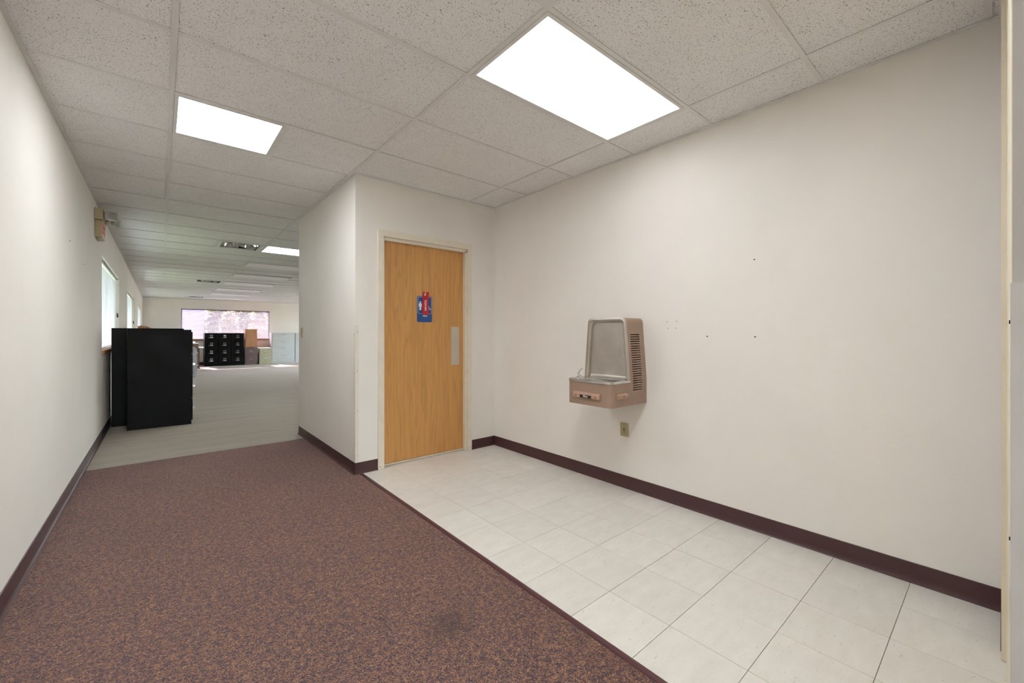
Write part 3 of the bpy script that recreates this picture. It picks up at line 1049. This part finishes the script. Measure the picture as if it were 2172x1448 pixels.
def lamp_head(yc, zc, yaw):
    hd = bpy.data.objects.new('lamp_head', None)
    C.objects.link(hd)
    hd.parent = ex
    hd.location = (0.115, yc, zc)
    hd.rotation_euler = (0, 0, yaw)
    # pillow-shaped clear head looking along -Y
    bm = box(-0.050, 0.052, -0.03, 0.035, -0.042, 0.042, 0.016, 3)
    obj('housing', bm, M['white'], hd)
    obj('reflector', prism(rrect(-0.044, 0.046, -0.036, 0.036, 0.014), -0.031, -0.033, 'Y'), M['chrome'], hd)
    obj('bulb', cyl((0.0, -0.033, 0.0), (0.0, -0.042, 0.0), 0.012, 12), M['yellow'], hd)
    bm = prism(rrect(-0.050, 0.052, -0.042, 0.042, 0.018), -0.034, -0.048, 'Y')
    obj('lens', bm, M['clear_lens'], hd)
    obj('swivel', cyl((-0.052, 0.01, 0.0), (-0.030, 0.01, 0.0), 0.014, 12), M['exit_case'], hd)
    return hd


lamp_head(0.075, 0.236, math.radians(12))
lamp_head(0.28, 0.215, math.radians(55))

# ================================================================== FILING CABINETS
def file_cabinet(name, loc, rz, w, d, h, n, mat, label, group=None, style='chrome', z0=0.05, card=False):
    """front faces local -Y, origin at the middle of the front bottom edge"""
    t_ = thing(name, loc, label, 'filing cabinet', group, rz)
    obj('body', box(-w / 2, w / 2, 0.012, d, 0.0, h, 0.004), mat, t_)
    ph = (h - z0 - 0.025) / n
    for i in range(n):
        zb = z0 + ph * i + 0.004
        zt = z0 + ph * (i + 1) - 0.004
        dr = obj('drawer', box(-w / 2 + 0.018, w / 2 - 0.018, -0.003, 0.012, zb, zt, 0.003), mat, t_)
        if style == 'chrome':
            zc = zt - 0.075
            obj('label_holder', boxes([(-0.04, 0.04, -0.007, -0.003, zc - 0.026, zc - 0.018), (-0.04, 0.04, -0.007, -0.003, zc + 0.018, zc + 0.026), (-0.04, -0.033, -0.007, -0.003, zc - 0.018, zc + 0.018), (0.033, 0.04, -0.007, -0.003, zc - 0.018, zc + 0.018)]), M['chrome'], dr)
            if card and i == n - 1:
                obj('label_card', box(-0.033, 0.033, -0.0045, -0.0032, zc - 0.018, zc + 0.018), M['card'], dr)
            zh = zc - 0.072
            bm = bmesh.new()
            bx(bm, -0.05, 0.05, -0.035, -0.028, zh - 0.013, zh + 0.013)
            bx(bm, -0.05, -0.044, -0.030, -0.003, zh - 0.010, zh + 0.010)
            bx(bm, 0.044, 0.05, -0.030, -0.003, zh - 0.010, zh + 0.010)
            obj('handle', bm, M['chrome'], dr)
            obj('latch', cyl((-0.085, -0.003, zh), (-0.085, -0.011, zh), 0.009, 10), M['chrome'], dr)
        elif style == 'bail':
            zh = (zb + zt) / 2 + 0.02
            obj('handle_plate', box(-0.04, 0.04, -0.009, -0.003, zh - 0.03, zh + 0.04, 0.002), M['grey'], dr)
            bm = bmesh.new()
            tube(bm, [(-0.045, -0.012, zh - 0.015), (-0.045, -0.045, zh - 0.025), (0.045, -0.045, zh - 0.025), (0.045, -0.012, zh - 0.015)], 0.010, 8)
            obj('handle', bm, M['chrome'], dr)
        elif style == 'scoop':
            zh = zt - 0.045
            obj('handle', prism([(-0.003, zh + 0.018), (-0.022, zh + 0.012), (-0.022, zh + 0.004), (-0.012, zh - 0.014), (-0.003, zh - 0.014)], -0.085, 0.085, 'X'), mat, dr)
    if style == 'bail':
        obj('lock', cyl((w / 2 - 0.05, -0.003, h - 0.09), (w / 2 - 0.05, -0.018, h - 0.09), 0.012, 10), M['chrome'], t_)
        obj('nameplate', box(-w / 2 + 0.05, -w / 2 + 0.12, -0.0055, -0.003, h - 0.072, h - 0.055), M['satin'], t_)
    return t_


# two by the left wall, drawers facing the room (+X)
file_cabinet('filing_cabinet', (0.329, 7.16 + 0.20, 0.0), R90, 0.40, 0.657, 1.288, 4, M['black'], 'nearest black filing cabinet, its plain side toward the hall')
file_cabinet('filing_cabinet', (0.262, 7.585 + 0.20, 0.0), R90, 0.40, 0.762, 1.308, 4, M['black'], 'black filing cabinet against the left wall behind the nearest one')
# row of three at the far wall
for i, nm in enumerate(['left', 'middle', 'right']):
    xa = 1.272 + 0.4235 * i
    file_cabinet('filing_cabinet', (xa + 0.21, 19.65 + 0.012 * (1 - i), 0.002), 0, 0.418, 0.68, 1.278, 4, M['black'],
                 '%s of three black four-drawer filing cabinets under the far window' % nm if i != 1 else 'middle of three black filing cabinets, white card in its top drawer',
                 'black four-drawer cabinets', card=(i == 1))
file_cabinet('filing_cabinet', (2.790, 19.63, 0.002), 0, 0.455, 0.66, 0.690, 2, M['mauve'], 'mauve two-drawer filing cabinet under the orange wood box', z0=0.075)
file_cabinet('filing_cabinet', (3.285, 19.60, 0.002), 0, 0.445, 0.72, 0.670, 2, M['putty'], 'low putty green two-drawer filing cabinet between mauve and grey ones', style='bail', z0=0.05)
file_cabinet('lateral_cabinet', (4.045, 20.10, 0.002), 0, 0.90, 0.46, 1.286, 4, M['grey'], 'light grey four-drawer lateral cabinet next to the putty cabinet', 'grey lateral cabinets', 'scoop', 0.06)
file_cabinet('lateral_cabinet', (4.950, 20.09, 0.002), 0, 0.90, 0.46, 1.286, 4, M['grey'], 'light grey lateral cabinet mostly hidden by the side wall', 'grey lateral cabinets', 'scoop', 0.06)

# orange wood box on the mauve cabinet
wb = thing('wood_cabinet', (2.793, 19.66, 0.692), 'orange wood cabinet standing on the mauve filing cabinet', 'cabinet')
obj('carcass', boxes([(-0.205, -0.185, 0.006, 0.50, 0.012, 0.745), (0.185, 0.205, 0.006, 0.50, 0.012, 0.745), (-0.185, 0.185, 0.006, 0.50, 0.725, 0.745), (-0.185, 0.185, 0.006, 0.50, 0.012, 0.032), (-0.185, 0.185, 0.48, 0.50, 0.032, 0.725)]), M['maple'], wb)
for i in range(6):
    xa = -0.183 + i * 0.061
    obj('slat', box(xa + 0.0008, xa + 0.0602, 0.004, 0.014, 0.034, 0.723, 0.001, 1), M['maple'], wb)
for x_ in (-0.17, 0.17):
    for y_ in (0.04, 0.46):
        obj('foot', cyl((x_, y_, 0.0), (x_, y_, 0.012), 0.018, 10), M['card'], wb)

# pale grey two-drawer cabinet with rounded top, behind the black ones
pc_ = thing('pedestal_cabinet', (0.55, 14.90, 0.002), 'pale blue-grey low cabinet with rounded corner, showing beside the black one', 'cabinet')
pr_ = [(-0.35, 0.0), (0.225, 0.0), (0.222, 0.795)] + [(0.172 + 0.05 * math.cos(math.radians(a)), 0.80 + 0.05 * math.sin(math.radians(a))) for a in (10, 30, 50, 70, 90)] + [(-0.35, 0.85)]
obj('body', prism(pr_, 0.0, 0.42, 'Y'), M['pale'], pc_)
for i in range(2):
    dr = obj('drawer', box(0.222, 0.234, 0.02, 0.40, 0.06 + 0.37 * i, 0.41 + 0.37 * i, 0.003), M['pale'], pc_)
    obj('handle', box(0.234, 0.262, 0.14, 0.28, 0.31 + 0.37 * i, 0.335 + 0.37 * i, 0.004), M['chrome'], dr)
obj('lock', cyl((0.172, 0.0, 0.40), (0.172, -0.012, 0.40), 0.014, 10), M['chrome'], pc_)

# brown wooden trolley cabinet on castors
ct_ = thing('wood_trolley', (0.62, 17.55, 0.002), 'brown wooden cabinet on black castors behind the pale grey cabinet', 'cabinet')
obj('carcass', boxes([(-0.35, 0.35, 0.0, 0.5, 0.87, 0.90), (-0.35, -0.28, 0.0, 0.5, 0.08, 0.87), (0.28, 0.35, 0.0, 0.5, 0.08, 0.87), (-0.28, 0.28, 0.0, 0.5, 0.08, 0.14)]), M['walnut'], ct_)
obj('front_panel', box(-0.28, 0.28, 0.015, 0.03, 0.14, 0.87), M['walnut'], ct_)
obj('top_board', box(-0.365, 0.365, -0.015, 0.515, 0.90, 0.925, 0.004), M['satin'], ct_)
for x_ in (-0.3, 0.3):
    for y_ in (0.05, 0.45):
        cs = obj('castor', cyl((x_ - 0.012, y_, 0.032), (x_ + 0.012, y_, 0.032), 0.032, 14), M['rubber'], ct_)
        obj('castor_fork', boxes([(x_ - 0.018, x_ - 0.013, y_ - 0.012, y_ + 0.012, 0.03, 0.08), (x_ + 0.013, x_ + 0.018, y_ - 0.012, y_ + 0.012, 0.03, 0.08)]), M['chrome'], cs)

# small table with a pale top and red-brown panel legs
tb = thing('side_table', (0.78, 18.75, 0.002), 'small table with white top and dark red leg beside the black cabinet row', 'table')
obj('table_top', prism(rrect(-0.40, 0.40, -0.30, 0.30, 0.16, 6), 0.735, 0.765, 'Z'), M['white'], tb)
for x_ in (-0.25, 0.25):
    obj('leg', box(x_ - 0.02, x_ + 0.02, -0.2, 0.2, 0.03, 0.735, 0.003), M['redwood'], tb)
    obj('foot', box(x_ - 0.03, x_ + 0.03, -0.26, 0.26, 0.0, 0.03, 0.004), M['redwood'], tb)

# orange wood hutch with a curved top, only its top shows over the black cabinets
ht = thing('wood_hutch', (-0.2, 11.0, 0.002), 'orange wooden hutch with curved top showing above the black cabinets', 'hutch')
prf = [(-0.15, 0.0), (0.16, 0.0), (0.16, 1.30), (0.12, 1.325), (0.08, 1.335), (0.065, 1.348), (0.045, 1.345), (0.02, 1.365), (-0.02, 1.385), (-0.06, 1.391), (-0.15, 1.391)]
obj('side_panel', prism(prf, 0.0, 0.025, 'Y'), M['maple'], ht)
obj('side_panel', prism(prf, 0.875, 0.90, 'Y'), M['maple'], ht)
obj('back_panel', box(-0.15, -0.13, 0.025, 0.875, 0.0, 1.38), M['maple'], ht)
for z_ in (0.05, 0.45, 0.85, 1.27):
    obj('shelf', box(-0.13, 0.15, 0.025, 0.875, z_, z_ + 0.022), M['maple'], ht)

# ================================================================== DRINKING FOUNTAIN
fy0, fy1 = 1.755, 2.165          # near and far sides
FX = 2.385                       # front of the basin
ft = thing('drinking_fountain', (XR, (fy0 + fy1) / 2, 0.705), 'tan wall-mounted drinking fountain with stainless back and basin', 'drinking fountain')
# local: x from the wall (negative into the room), y along the wall, z up
fw_ = (fy1 - fy0) / 2
zb_, zt_ = 0.185, 0.643          # basin rim height, top of tower
xt_ = -0.222                     # front plane of the tower
# basin cabinet with rounded front corners
r_ = 0.045
def plan(x0, x1, hwid, r, n=6):
    pts = [(x1, -hwid), ]
    for i in range(n + 1):
        a = math.radians(-90 - 90 * i / n)
        pts.append((x0 + r + r * math.cos(a), -hwid + r + r * math.sin(a)))
    for i in range(n + 1):
        a = math.radians(180 - 90 * i / n)
        pts.append((x0 + r + r * math.cos(a), hwid - r + r * math.sin(a)))
    pts.append((x1, hwid))
    return pts
xf_ = FX - XR
cabp = plan(xf_, xt_, fw_, r_)
bm = prism(cabp, 0.0, zb_ - 0.016, 'Z')
bmesh.ops.delete(bm, geom=[f for f in bm.faces if f.normal.z > 0.9], context='FACES_ONLY')   # open under the deck
obj('basin_cabinet', bm, M['fount'], ft, True)
# stainless deck with a lip and a sunken bowl
bm = bmesh.new()
def loopz(pts, z):
    return [bm.verts.new((p[0], p[1], z)) for p in pts]
def scale_pts(pts, s, cx_, cy_, sx=None):
    return [(cx_ + (p[0] - cx_) * (sx or s), cy_ + (p[1] - cy_) * s) for p in pts]
deck_o = plan(xf_ - 0.004, xt_ + 0.01, fw_ + 0.003, r_ + 0.003)
cx_, cy_ = (xf_ + xt_) / 2 + 0.012, -0.02
L0 = loopz(deck_o, zb_ - 0.018)
L1 = loopz(deck_o, zb_ - 0.003)
L2 = loopz(scale_pts(deck_o, 0.975, cx_, 0), zb_)
L3 = loopz(scale_pts(deck_o, 0.86, cx_, cy_ * 0.6), zb_ - 0.003)
L4 = loopz(scale_pts(deck_o, 0.74, cx_, cy_), zb_ - 0.022)
L5 = loopz(scale_pts(deck_o, 0.35, cx_, cy_), zb_ - 0.034)
n_ = len(deck_o)
for a_, b_ in ((L0, L1), (L1, L2), (L2, L3), (L3, L4), (L4, L5)):
    for i in range(n_):
        bm.faces.new((a_[i], a_[(i + 1) % n_], b_[(i + 1) % n_], b_[i]))
bm.faces.new(L5)
bmesh.ops.recalc_face_normals(bm, faces=bm.faces)
dk = obj('basin_deck', bm, M['steel_top'], ft, True)
obj('drain', cyl((cx_, cy_, zb_ - 0.034), (cx_, cy_, zb_ - 0.031), 0.022, 16), M['chrome'], dk)

# tower shell: trapezoid with rounded top corners, narrower at the top
def tower_outline(inset=0.0, zlow=zb_, rad=0.035, n=6):
    top = 0.172 - inset
    bot = fw_ - inset
    zt2 = zt_ - inset
    k_ = (bot - top) / (zt_ - zb_)
    pts = [(bot, zlow)]
    hw_t = top + k_ * inset
    for i in range(n + 1):
        a = math.radians(90 * i / n)
        pts.append((hw_t - rad + rad * math.cos(a), zt2 - rad + rad * math.sin(a)))
    for i in range(n + 1):
        a = math.radians(90 + 90 * i / n)
        pts.append((-hw_t + rad + rad * math.cos(a), zt2 - rad + rad * math.sin(a)))
    pts.append((-bot, zlow))
    return pts
to = tower_outline()
# skin over the far side and the top; the near side is a louvred panel of its own
bm = bmesh.new()
va = [bm.verts.new((xt_, p[0], p[1])) for p in to]
vb = [bm.verts.new((-0.0005, p[0], p[1])) for p in to]
for i in range(len(to) - 2):
    bm.faces.new((va[i], va[i + 1], vb[i + 1], vb[i]))
vc = [bm.verts.new((xt_, fw_, 0.0)), bm.verts.new((-0.0005, fw_, 0.0)), bm.verts.new((-0.0005, -fw_, 0.0)), bm.verts.new((xt_, -fw_, 0.0))]
bm.faces.new((vc[0], va[0], vb[0], vc[1]))
bm.faces.new((vc[0], vc[1], vc[2], vc[3]))
bmesh.ops.recalc_face_normals(bm, faces=bm.faces)
obj('tower_shell', bm, M['fount'], ft, True)
# near side panel with 25 slots
pN0, pN1 = to[-1], to[-2]           # bottom and top of the near edge (y, z)
def yside(z):
    if z <= zb_:
        return -fw_
    f_ = (z - pN0[1]) / (pN1[1] - pN0[1])
    return pN0[0] + (pN1[0] - pN0[0]) * f_
bm = bmesh.new()
def quad_side(xa, xb, za, zb2):
    bm.faces.new([bm.verts.new(p) for p in ((xa, yside(za), za), (xb, yside(za), za), (xb, yside(zb2), zb2), (xa, yside(zb2), zb2))])
ls0, ls1 = 0.105, 0.530
nslot = 25
pit_ = (ls1 - ls0) / nslot
xa_, xb_ = -0.180, -0.062
quad_side(xt_, -0.0005, 0.0, ls0)
quad_side(xt_, -0.0005, ls1, pN1[1])
quad_side(xt_, xa_, ls0, zb_); quad_side(xt_, xa_, zb_, ls1)
quad_side(xb_, -0.0005, ls0, zb_); quad_side(xb_, -0.0005, zb_, ls1)
for i in range(nslot):
    z0_ = ls0 + i * pit_
    quad_side(xa_, xb_, z0_ + pit_ * 0.42, z0_ + pit_)
    # the pressed lip that slopes inward behind each slot
    ya = yside(z0_ + pit_ * 0.42)
    bm.faces.new([bm.verts.new(p) for p in ((xa_, ya, z0_ + pit_ * 0.42), (xb_, ya, z0_ + pit_ * 0.42), (xb_, ya + 0.008, z0_ + pit_ * 0.30), (xa_, ya + 0.008, z0_ + pit_ * 0.30))])
bmesh.ops.remove_doubles(bm, verts=bm.verts, dist=0.0002)
sp_ = obj('side_panel', bm, M['fount'], ft)
obj('grille_backing', box(xa_ - 0.01, xb_ + 0.01, -fw_ + 0.05, -fw_ + 0.055, ls0 - 0.01, ls1 + 0.01), M['dark'], sp_)
# stainless front: raised rim and shallow recessed panel with coved foot
bm = bmesh.new()
def loopx(pts, x):
    return [bm.verts.new((x, p[0], p[1])) for p in pts]
o0 = loopx(tower_outline(-0.002), xt_ + 0.004)
o1 = loopx(tower_outline(-0.002), xt_ - 0.010)
o2 = loopx(tower_outline(0.012), xt_ - 0.013)
o3 = loopx(tower_outline(0.018), xt_ - 0.004)
o4 = loopx(tower_outline(0.028), xt_ - 0.002)
o5 = loopx(tower_outline(0.034), xt_ + 0.018)
n_ = len(o0)
for a_, b_ in ((o0, o1), (o1, o2), (o2, o3), (o3, o4), (o4, o5)):
    for i in range(n_ - 1):
        bm.faces.new((a_[i], a_[i + 1], b_[i + 1], b_[i]))
bm.faces.new(o5)
bmesh.ops.recalc_face_normals(bm, faces=bm.faces)
bk = obj('splash_back', bm, M['steel'], ft, True)
cvp = [(xt_ + 0.0185, zb_ + 0.022), (xt_ + 0.0175, zb_ + 0.022), (xt_ + 0.013, zb_ + 0.009), (xt_ + 0.004, zb_ + 0.001), (xt_ - 0.012, zb_ - 0.003), (xt_ - 0.012, zb_ - 0.01), (xt_ + 0.0185, zb_ - 0.01)]
obj('coved_foot', prism(cvp, -fw_ + 0.034, fw_ - 0.036, 'Y'), M['steel'], bk, True)
# bubbler at the far front corner
bb = obj('bubbler', tube(bmesh.new(), [(0, 0, 0), (0, 0, 0.008), (0, 0, 0.010), (0, 0, 0.045), (0.002, -0.004, 0.052)], [0.017, 0.016, 0.011, 0.008, 0.006], 12), M['chrome'], ft, True)
bb.location = (xf_ + 0.045, fw_ - 0.075, zb_ - 0.002)
sp2 = obj('spout', tube(bmesh.new(), [(0, -0.002, 0.03), (0.0, -0.006, 0.05), (0.006, -0.020, 0.068), (0.010, -0.032, 0.080)], [0.008, 0.007, 0.0055, 0.0055], 10), M['chrome'], bb, True)
obj('spout_guard', prism(rrect(-0.006, 0.010, 0.008, 0.030, 0.003), -0.022, 0.0, 'Y'), M['chrome'], bb)
# push bars
bar = obj('push_bar', prism([(xf_ + 0.001, 0.048), (xf_ - 0.016, 0.053), (xf_ - 0.016, 0.076), (xf_ - 0.010, 0.092), (xf_ + 0.001, 0.094)], -0.115, fw_ - 0.075, 'Y'), M['fount_btn'], ft)
obj('nameplate', box(xf_ - 0.0172, xf_ - 0.0158, -0.042, 0.064, 0.0545, 0.0755), M['rubber'], bar)
place(text_mesh('Elkay', 0.020, M['yellow'], 0.0004, bold=0.0004), 'lettering', bar, (xf_ - 0.0176, 0.011, 0.0655), (R90, 0, -R90))
for y_ in (-0.08, 0.10):
    obj('drop_mark', prism(rrect(y_ - 0.003, y_ + 0.003, 0.058, 0.073, 0.0025), xf_ - 0.0166, xf_ - 0.0158, 'X'), M['rubber'], bar)
btn = obj('push_button', prism([(-fw_ - 0.001 + 0.002, 0.055), (-fw_ - 0.014, 0.059), (-fw_ - 0.014, 0.084), (-fw_ - 0.009, 0.096), (-fw_ + 0.001, 0.098)], xf_ + 0.060, xf_ + 0.175, 'X'), M['fount_btn'], ft)
obj('drop_mark', box(xf_ + 0.130, xf_ + 0.135, -fw_ - 0.0146, -fw_ - 0.0138, 0.064, 0.080), M['rubber'], btn)
obj('indicator', cyl((xf_ + 0.197, -fw_, 0.078), (xf_ + 0.197, -fw_ - 0.004, 0.078), 0.006, 12), M['chrome'], ft)

# ================================================================== SMALL WALL FITTINGS
ol = thing('outlet', (XR, 1.951, 0.410), 'ivory outlet with test buttons on the wall below the fountain', 'outlet')
cpl = obj('cover_plate', box(-0.006, -0.0005, -0.038, 0.038, 0.0, 0.106, 0.002), M['plate'], ol)
rc = obj('receptacle', box(-0.009, -0.006, -0.017, 0.017, 0.018, 0.088, 0.001, 1), M['plate'], ol)
obj('test_button', box(-0.0112, -0.009, -0.007, 0.007, 0.054, 0.061), M['dark'], rc)
obj('reset_button', box(-0.0112, -0.009, -0.007, 0.007, 0.044, 0.051), M['redprint'], rc)
for z_ in (0.068, 0.026):
    for y_ in (-0.007, 0.006):
        obj('slot', box(-0.0094, -0.0088, y_ - 0.001, y_ + 0.001, z_, z_ + 0.008), M['dark'], rc)
    obj('ground_hole', cyl((-0.0088, 0.0, z_ + 0.012), (-0.0094, 0.0, z_ + 0.012), 0.0024, 8), M['dark'], rc)
for z_ in (0.008, 0.098):
    obj('screw', cyl((-0.006, 0, z_), (-0.0072, 0, z_), 0.0025, 8), M['dark'], cpl)

sw = thing('light_switch', (XS, 5.44, 1.185), 'ivory light switch on the short side wall', 'light switch')
spl = obj('cover_plate', box(-0.006, -0.0005, -0.036, 0.036, 0.0, 0.118, 0.002), M['plate'], sw)
obj('toggle', prism([(-0.006, 0.052), (-0.018, 0.048), (-0.018, 0.056), (-0.006, 0.068)], -0.005, 0.005, 'Y'), M['plate'], sw)
for z_ in (0.028, 0.09):
    obj('screw', cyl((-0.006, 0, z_), (-0.0075, 0, z_), 0.003, 8), M['dark'], spl)


def corner_guard(loc, sx, sy, label, z1, mat='guard'):
    """thin angle over an outside corner; sx, sy = directions of its two flanges"""
    t_ = thing('corner_guard', loc, label, 'corner guard', 'wall corner guards')
    th, wd = 0.0022, 0.030
    prof = [(-sx * th, -sy * th), (sx * wd, -sy * th), (sx * wd, -sy * 0.0002), (-sx * 0.0002, -sy * 0.0002), (-sx * 0.0002, sy * wd), (-sx * th, sy * wd)]
    obj('angle', prism(prof, 0.0, z1, 'Z'), M[mat], t_)
    for z_ in (0.06, 0.45, 0.80, z1 - 0.06):
        obj('screw', cyl((sx * 0.018, -sy * th, z_), (sx * 0.018, -sy * (th + 0.0015), z_), 0.003, 8), M['dark'], t_)
        obj('screw', cyl((-sx * th, sy * 0.018, z_ - 0.02), (-sx * (th + 0.0015), sy * 0.018, z_ - 0.02), 0.003, 8), M['dark'], t_)
    return t_


corner_guard((XS, YD, 0.102), 1, 1, 'cream corner guard on the corner left of the restroom door', 1.20)
corner_guard((1.0, YN, 0.102), 1, -1, 'clear corner guard on the wall end at the right edge', 1.20, 'guard_clear')

# plugs and nails left in the fountain wall
for (y_, z_, nm) in ((1.588, 1.315, 'upper left'), (1.513, 1.317, 'upper right'), (1.580, 1.268, 'lower left'), (1.520, 1.268, 'lower right')):
    a_ = thing('wall_plug', (XR, y_, z_), '%s of four yellow-green wall plugs right of the fountain' % nm, 'wall plug', 'yellow-green wall plugs')
    obj('collar', cyl((-0.0003, 0, 0), (-0.0022, 0, 0), 0.0042, 10), M['anchor'], a_)
    obj('hole', cyl((-0.0021, 0, 0), (-0.0026, 0, 0), 0.0018, 8), M['dark'], a_)
def nail(p, d, label):
    a_ = thing('nail', p, label, 'nail')
    v_ = Vector(d)
    obj('shank', cyl(v_ * -0.004, v_ * 0.004, 0.0022, 8), M['satin'], a_)
    obj('head', cyl(v_ * 0.004, v_ * 0.006, 0.0042, 10), M['dark'], a_)
nail((XR, 1.000, 1.690), (-1, 0, 0), 'dark nail high on the wall right of the fountain')
nail((XR, 1.292, 1.210), (-1, 0, 0), 'small nail right of the wall plugs')
nail((XR, 0.996, 1.208), (-1, 0, 0), 'small nail directly below the high nail')
nail((XL, 4.55, 1.93), (1, 0, 0), 'small nail on the left hall wall nearer the viewer')
nail((XL, 5.30, 1.85), (1, 0, 0), 'small nail on the left hall wall nearer the exit sign')

# ================================================================== OUTSIDE
t = NT('yard_ground')
t.p(Base_Color=t.ramp(t.noise(t.world(), 1.2, 4.0), [(0.3, (0.20, 0.19, 0.16, 1)), (0.7, (0.28, 0.27, 0.24, 1))]), Roughness=0.95)
bm = boxes([(XL - WT, 60, YF + 0.1, 70, -0.3, -0.12), (XO + 0.1, 60, -40, YF + 0.1, -0.3, -0.12), (XL - WT, XO + 0.1, -40, YB - 0.1, -0.3, -0.12)])
struct('ground', bm, t.m)
t = NT('lawn')
t.p(Base_Color=t.ramp(t.noise(t.world(), 3.0, 5.0), [(0.3, (0.035, 0.05, 0.022, 1)), (0.7, (0.075, 0.09, 0.04, 1))]), Roughness=0.95)
struct('ground_lawn', boxes([(-60, XL - WT, -40, 70, -0.3, -0.12)]), t.m)

t = NT('lavender_siding')
t.p(Base_Color=t.ramp(t.noise(t.world((1, 1, 4)), 2.0, 3.0), [(0.3, (0.36, 0.35, 0.44, 1)), (0.7, (0.44, 0.43, 0.51, 1))]), Roughness=0.7)
shed = thing('shed', (0.05, 30.5, -0.12), 'pale lavender sided building outside the far window on the left', 'building')
for i in range(14):
    z_ = i * 0.24
    obj('siding_board', prism([(0.0, z_), (-0.018, z_), (-0.004, z_ + 0.24), (0.0, z_ + 0.24)], -3.0, 1.95, 'X'), t.m, shed)
obj('wall', box(-3.0, 1.95, 0.0, 3.0, 0.0, 3.36), t.m, shed)
obj('roof', prism([(-0.3, 3.36), (3.3, 3.36), (1.5, 4.2)], -3.2, 2.1, 'X'), M['slab'], shed)


def leaf_mat(name, stops):
    t = translucent(name, (0.5, 0.5, 0.3, 1), 0.45)
    att = t.n('ShaderNodeAttribute', attribute_name='leaf')
    colr = t.ramp(att.outputs['Fac'], stops, 'CONSTANT')
    for nd in t.t.nodes:
        if nd.type in ('BSDF_DIFFUSE', 'BSDF_TRANSLUCENT'):
            t.t.links.new(colr, nd.inputs['Color'])
    return t.m


leafm = leaf_mat('autumn_leaf', [(0.0, (0.40, 0.37, 0.15, 1)), (0.25, (0.16, 0.20, 0.09, 1)), (0.42, (0.40, 0.36, 0.31, 1)), (0.58, (0.30, 0.23, 0.31, 1)), (0.78, (0.48, 0.45, 0.28, 1))])
bark = plain('bark', (0.16, 0.12, 0.10, 1), 0.9)


def shrub(cx, cy, rx, ry, hgt, n, seed, label):
    rs = np.random.RandomState(seed)
    root = thing('shrub', (cx, cy, -0.12), label, 'shrub', 'shrubs outside the far window')
    ang = rs.rand(n) * 2 * math.pi
    rad = rs.rand(n) ** 0.4
    zz = rs.rand(n)
    prof = np.sqrt(np.clip(1 - (zz * 1.0) ** 3, 0.05, 1))
    P = np.stack([np.cos(ang) * rad * rx * prof, np.sin(ang) * rad * ry * prof, zz * hgt], 1)
    P += rs.randn(n, 3) * 0.06
    P[:, 2] = np.maximum(P[:, 2], 0.05)
    s = 0.065 + rs.rand(n) * 0.065
    a = rs.randn(n, 3); a /= np.linalg.norm(a, axis=1)[:, None]
    b_ = np.cross(a, rs.randn(n, 3)); b_ /= np.linalg.norm(b_, axis=1)[:, None]
    V = np.concatenate([P - a * s[:, None], P + b_ * (s * 0.5)[:, None], P + a * s[:, None], P - b_ * (s * 0.5)[:, None]], 1).reshape(-1, 3)
    F = [(4 * i, 4 * i + 1, 4 * i + 2, 4 * i + 3) for i in range(n)]
    me = bpy.data.meshes.new('foliage')
    me.from_pydata(V.tolist(), [], F)
    at = me.attributes.new('leaf', 'FLOAT', 'FACE')
    at.data.foreach_set('value', rs.rand(n).astype(np.float32))
    me.materials.append(leafm)
    tag(obj('foliage', me, None, root), kind='stuff')
    bm = bmesh.new()
    for k in range(5):
        an = 2 * math.pi * k / 5 + rs.rand()
        tube(bm, [(0.05 * math.cos(an), 0.05 * math.sin(an), 0), (0.3 * rx * math.cos(an), 0.3 * ry * math.sin(an), hgt * 0.4), (0.6 * rx * math.cos(an), 0.6 * ry * math.sin(an), hgt * 0.75)], [0.03, 0.02, 0.008], 6)
    obj('stem', bm, bark, root)


shrub(2.70, 26.3, 0.50, 0.5, 2.5, 1100, 1, 'leafy shrub outside, just right of the pale sided building')
shrub(4.10, 26.5, 0.50, 0.5, 2.9, 1300, 2, 'yellow-green leafy shrub outside the middle of the far window')
shrub(5.50, 26.3, 0.50, 0.5, 2.6, 1300, 3, 'tall leafy shrub outside the right end of the far window')
shrub(2.62, 28.8, 0.85, 0.6, 3.3, 4200, 4, 'wide leafy shrub in the second row outside the far window')
shrub(5.25, 28.8, 0.90, 0.6, 3.2, 2600, 5, 'leafy shrub in the second row outside on the right')
shrub(4.75, 33.0, 2.5, 0.8, 4.4, 14000, 6, 'rearmost broad leafy shrub outside the far window')
